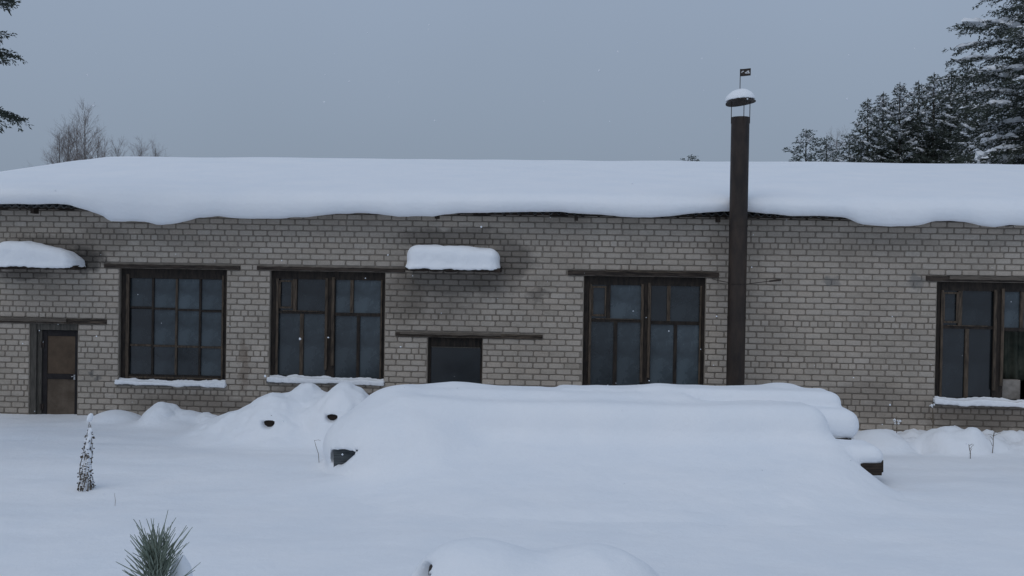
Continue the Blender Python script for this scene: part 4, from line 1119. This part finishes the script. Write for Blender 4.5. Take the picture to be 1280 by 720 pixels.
# conifer at the left edge, only branch tips reach in
YLF = 12.5
c = at(-131, 300, YLF)
lt = tree_meshes(conifer(73, 9.0, 4.42, 1.50, 70, .045, power=.35, rise=.32, droop=.30, snow=.1, maxtw=46, dens=1.5, snow_r=.03), TREE_M)
set_tree(lt, TREE_M, 'spruce_tree', (c.x, YLF, 0), 'near spruce at the left edge with only its branch tips in view', 'tree', None, 1.1)

# bare birches far behind on the left
def birch(seed, h, nb, spread):
    r = random.Random(seed); tr = MB(); tw = MB()
    tr.tube([(0, 0, -.3), (.05, 0, h*.4), (.0, .05, h*.75), (.04, 0, h)], [.10, .075, .04, .01], 7)
    def grow(p, d, l, rad, lev):
        pts = [p]; dd = d
        for q in range(3):
            dd = (dd+Vector((r.gauss(0, .14), r.gauss(0, .14), .07))).normalized(); pts.append(pts[-1]+dd*l/3)
        (tw if lev else tr).tube(pts, [rad, rad*.8, rad*.6, rad*.35], 3, cap=False)
        if lev < 2:
            for k in range(8 if lev == 0 else 7):
                i = r.randint(0, 2); pp = pts[i].lerp(pts[i+1], r.random()); nd = (dd+Vector((r.gauss(0, .7), r.gauss(0, .7), r.gauss(.1, .4)))).normalized()
                grow(pp, nd, l*r.uniform(.35, .6), rad*.5, lev+1)
    for k in range(nb):
        s_ = .30+.68*(k+r.random())/nb; a = k*2.4+r.uniform(-.5, .5)
        grow(Vector((0.02, 0, h*s_)), Vector((math.cos(a)*spread, math.sin(a)*spread, 1)).normalized(), h*(.30*(1-s_)+.07), .03*(1.2-s_), 0)
    a = tr.mesh('trunk'); a.materials.append(BIRCH_BARK); b = tw.mesh('crown'); b.materials.append(TWIG); return [a, b]
bv = [birch(81+k, 11, 40, .62) for k in range(3)]
for i, (px, py, Yd, lab) in enumerate([(74, 166, 62, 'bare birch at the left of the clump over the roof'), (86, 157, 60, 'bushy bare birch left of the tallest one in the clump'), (107, 139, 60, 'tallest bare birch in the clump over the roof'), (96, 160, 63, 'bare birch behind the tallest one'),
                                       (122, 172, 62, 'low bare birch at the right of the clump'), (148, 182, 66, 'small bare treetop just right of the birch clump'), (178, 181, 66, 'larger of two tiny bare treetops over the roof edge'), (194, 185, 68, 'rightmost tiny bare treetop over the roof edge'), (1046, 172, 66, 'bare twiggy birch among the distant pines at the right')]):
    tpz = at(px, py, Yd); o = set_tree(bv[i % 3], None, 'birch_tree', (tpz.x, Yd, 0), lab, 'tree', 'bare birches far behind the workshop', i*1.7, tpz.z/11)

# ------------------------------------------------------------------ falling snow
fr_ = random.Random(99); fk = MB()
for k in range(230):
    Yd = fr_.uniform(3.5, 15.0); p = at(fr_.uniform(-60, 1340), fr_.uniform(-20, 640), Yd); r_ = fr_.uniform(.0022, .0062)
    if fr_.random() < .06: r_ *= 1.8
    if p.z < .3: continue
    j = lambda: r_*fr_.uniform(.6, 1.3)
    fk.add([p+Vector((j(), 0, 0)), p+Vector((0, j(), 0)), p+Vector((-j(), 0, 0)), p+Vector((0, -j(), 0)), p+Vector((0, 0, j())), p+Vector((0, 0, -j()))],
           [(0,1,4),(1,2,4),(2,3,4),(3,0,4),(1,0,5),(2,1,5),(3,2,5),(0,3,5)])
tag(fk.build('snowflakes', SNOW, None, smooth=True), 'scattered small snowflakes falling in front of the wall', 'snowflakes', kind='stuff')
print('bricks', len(bricks))
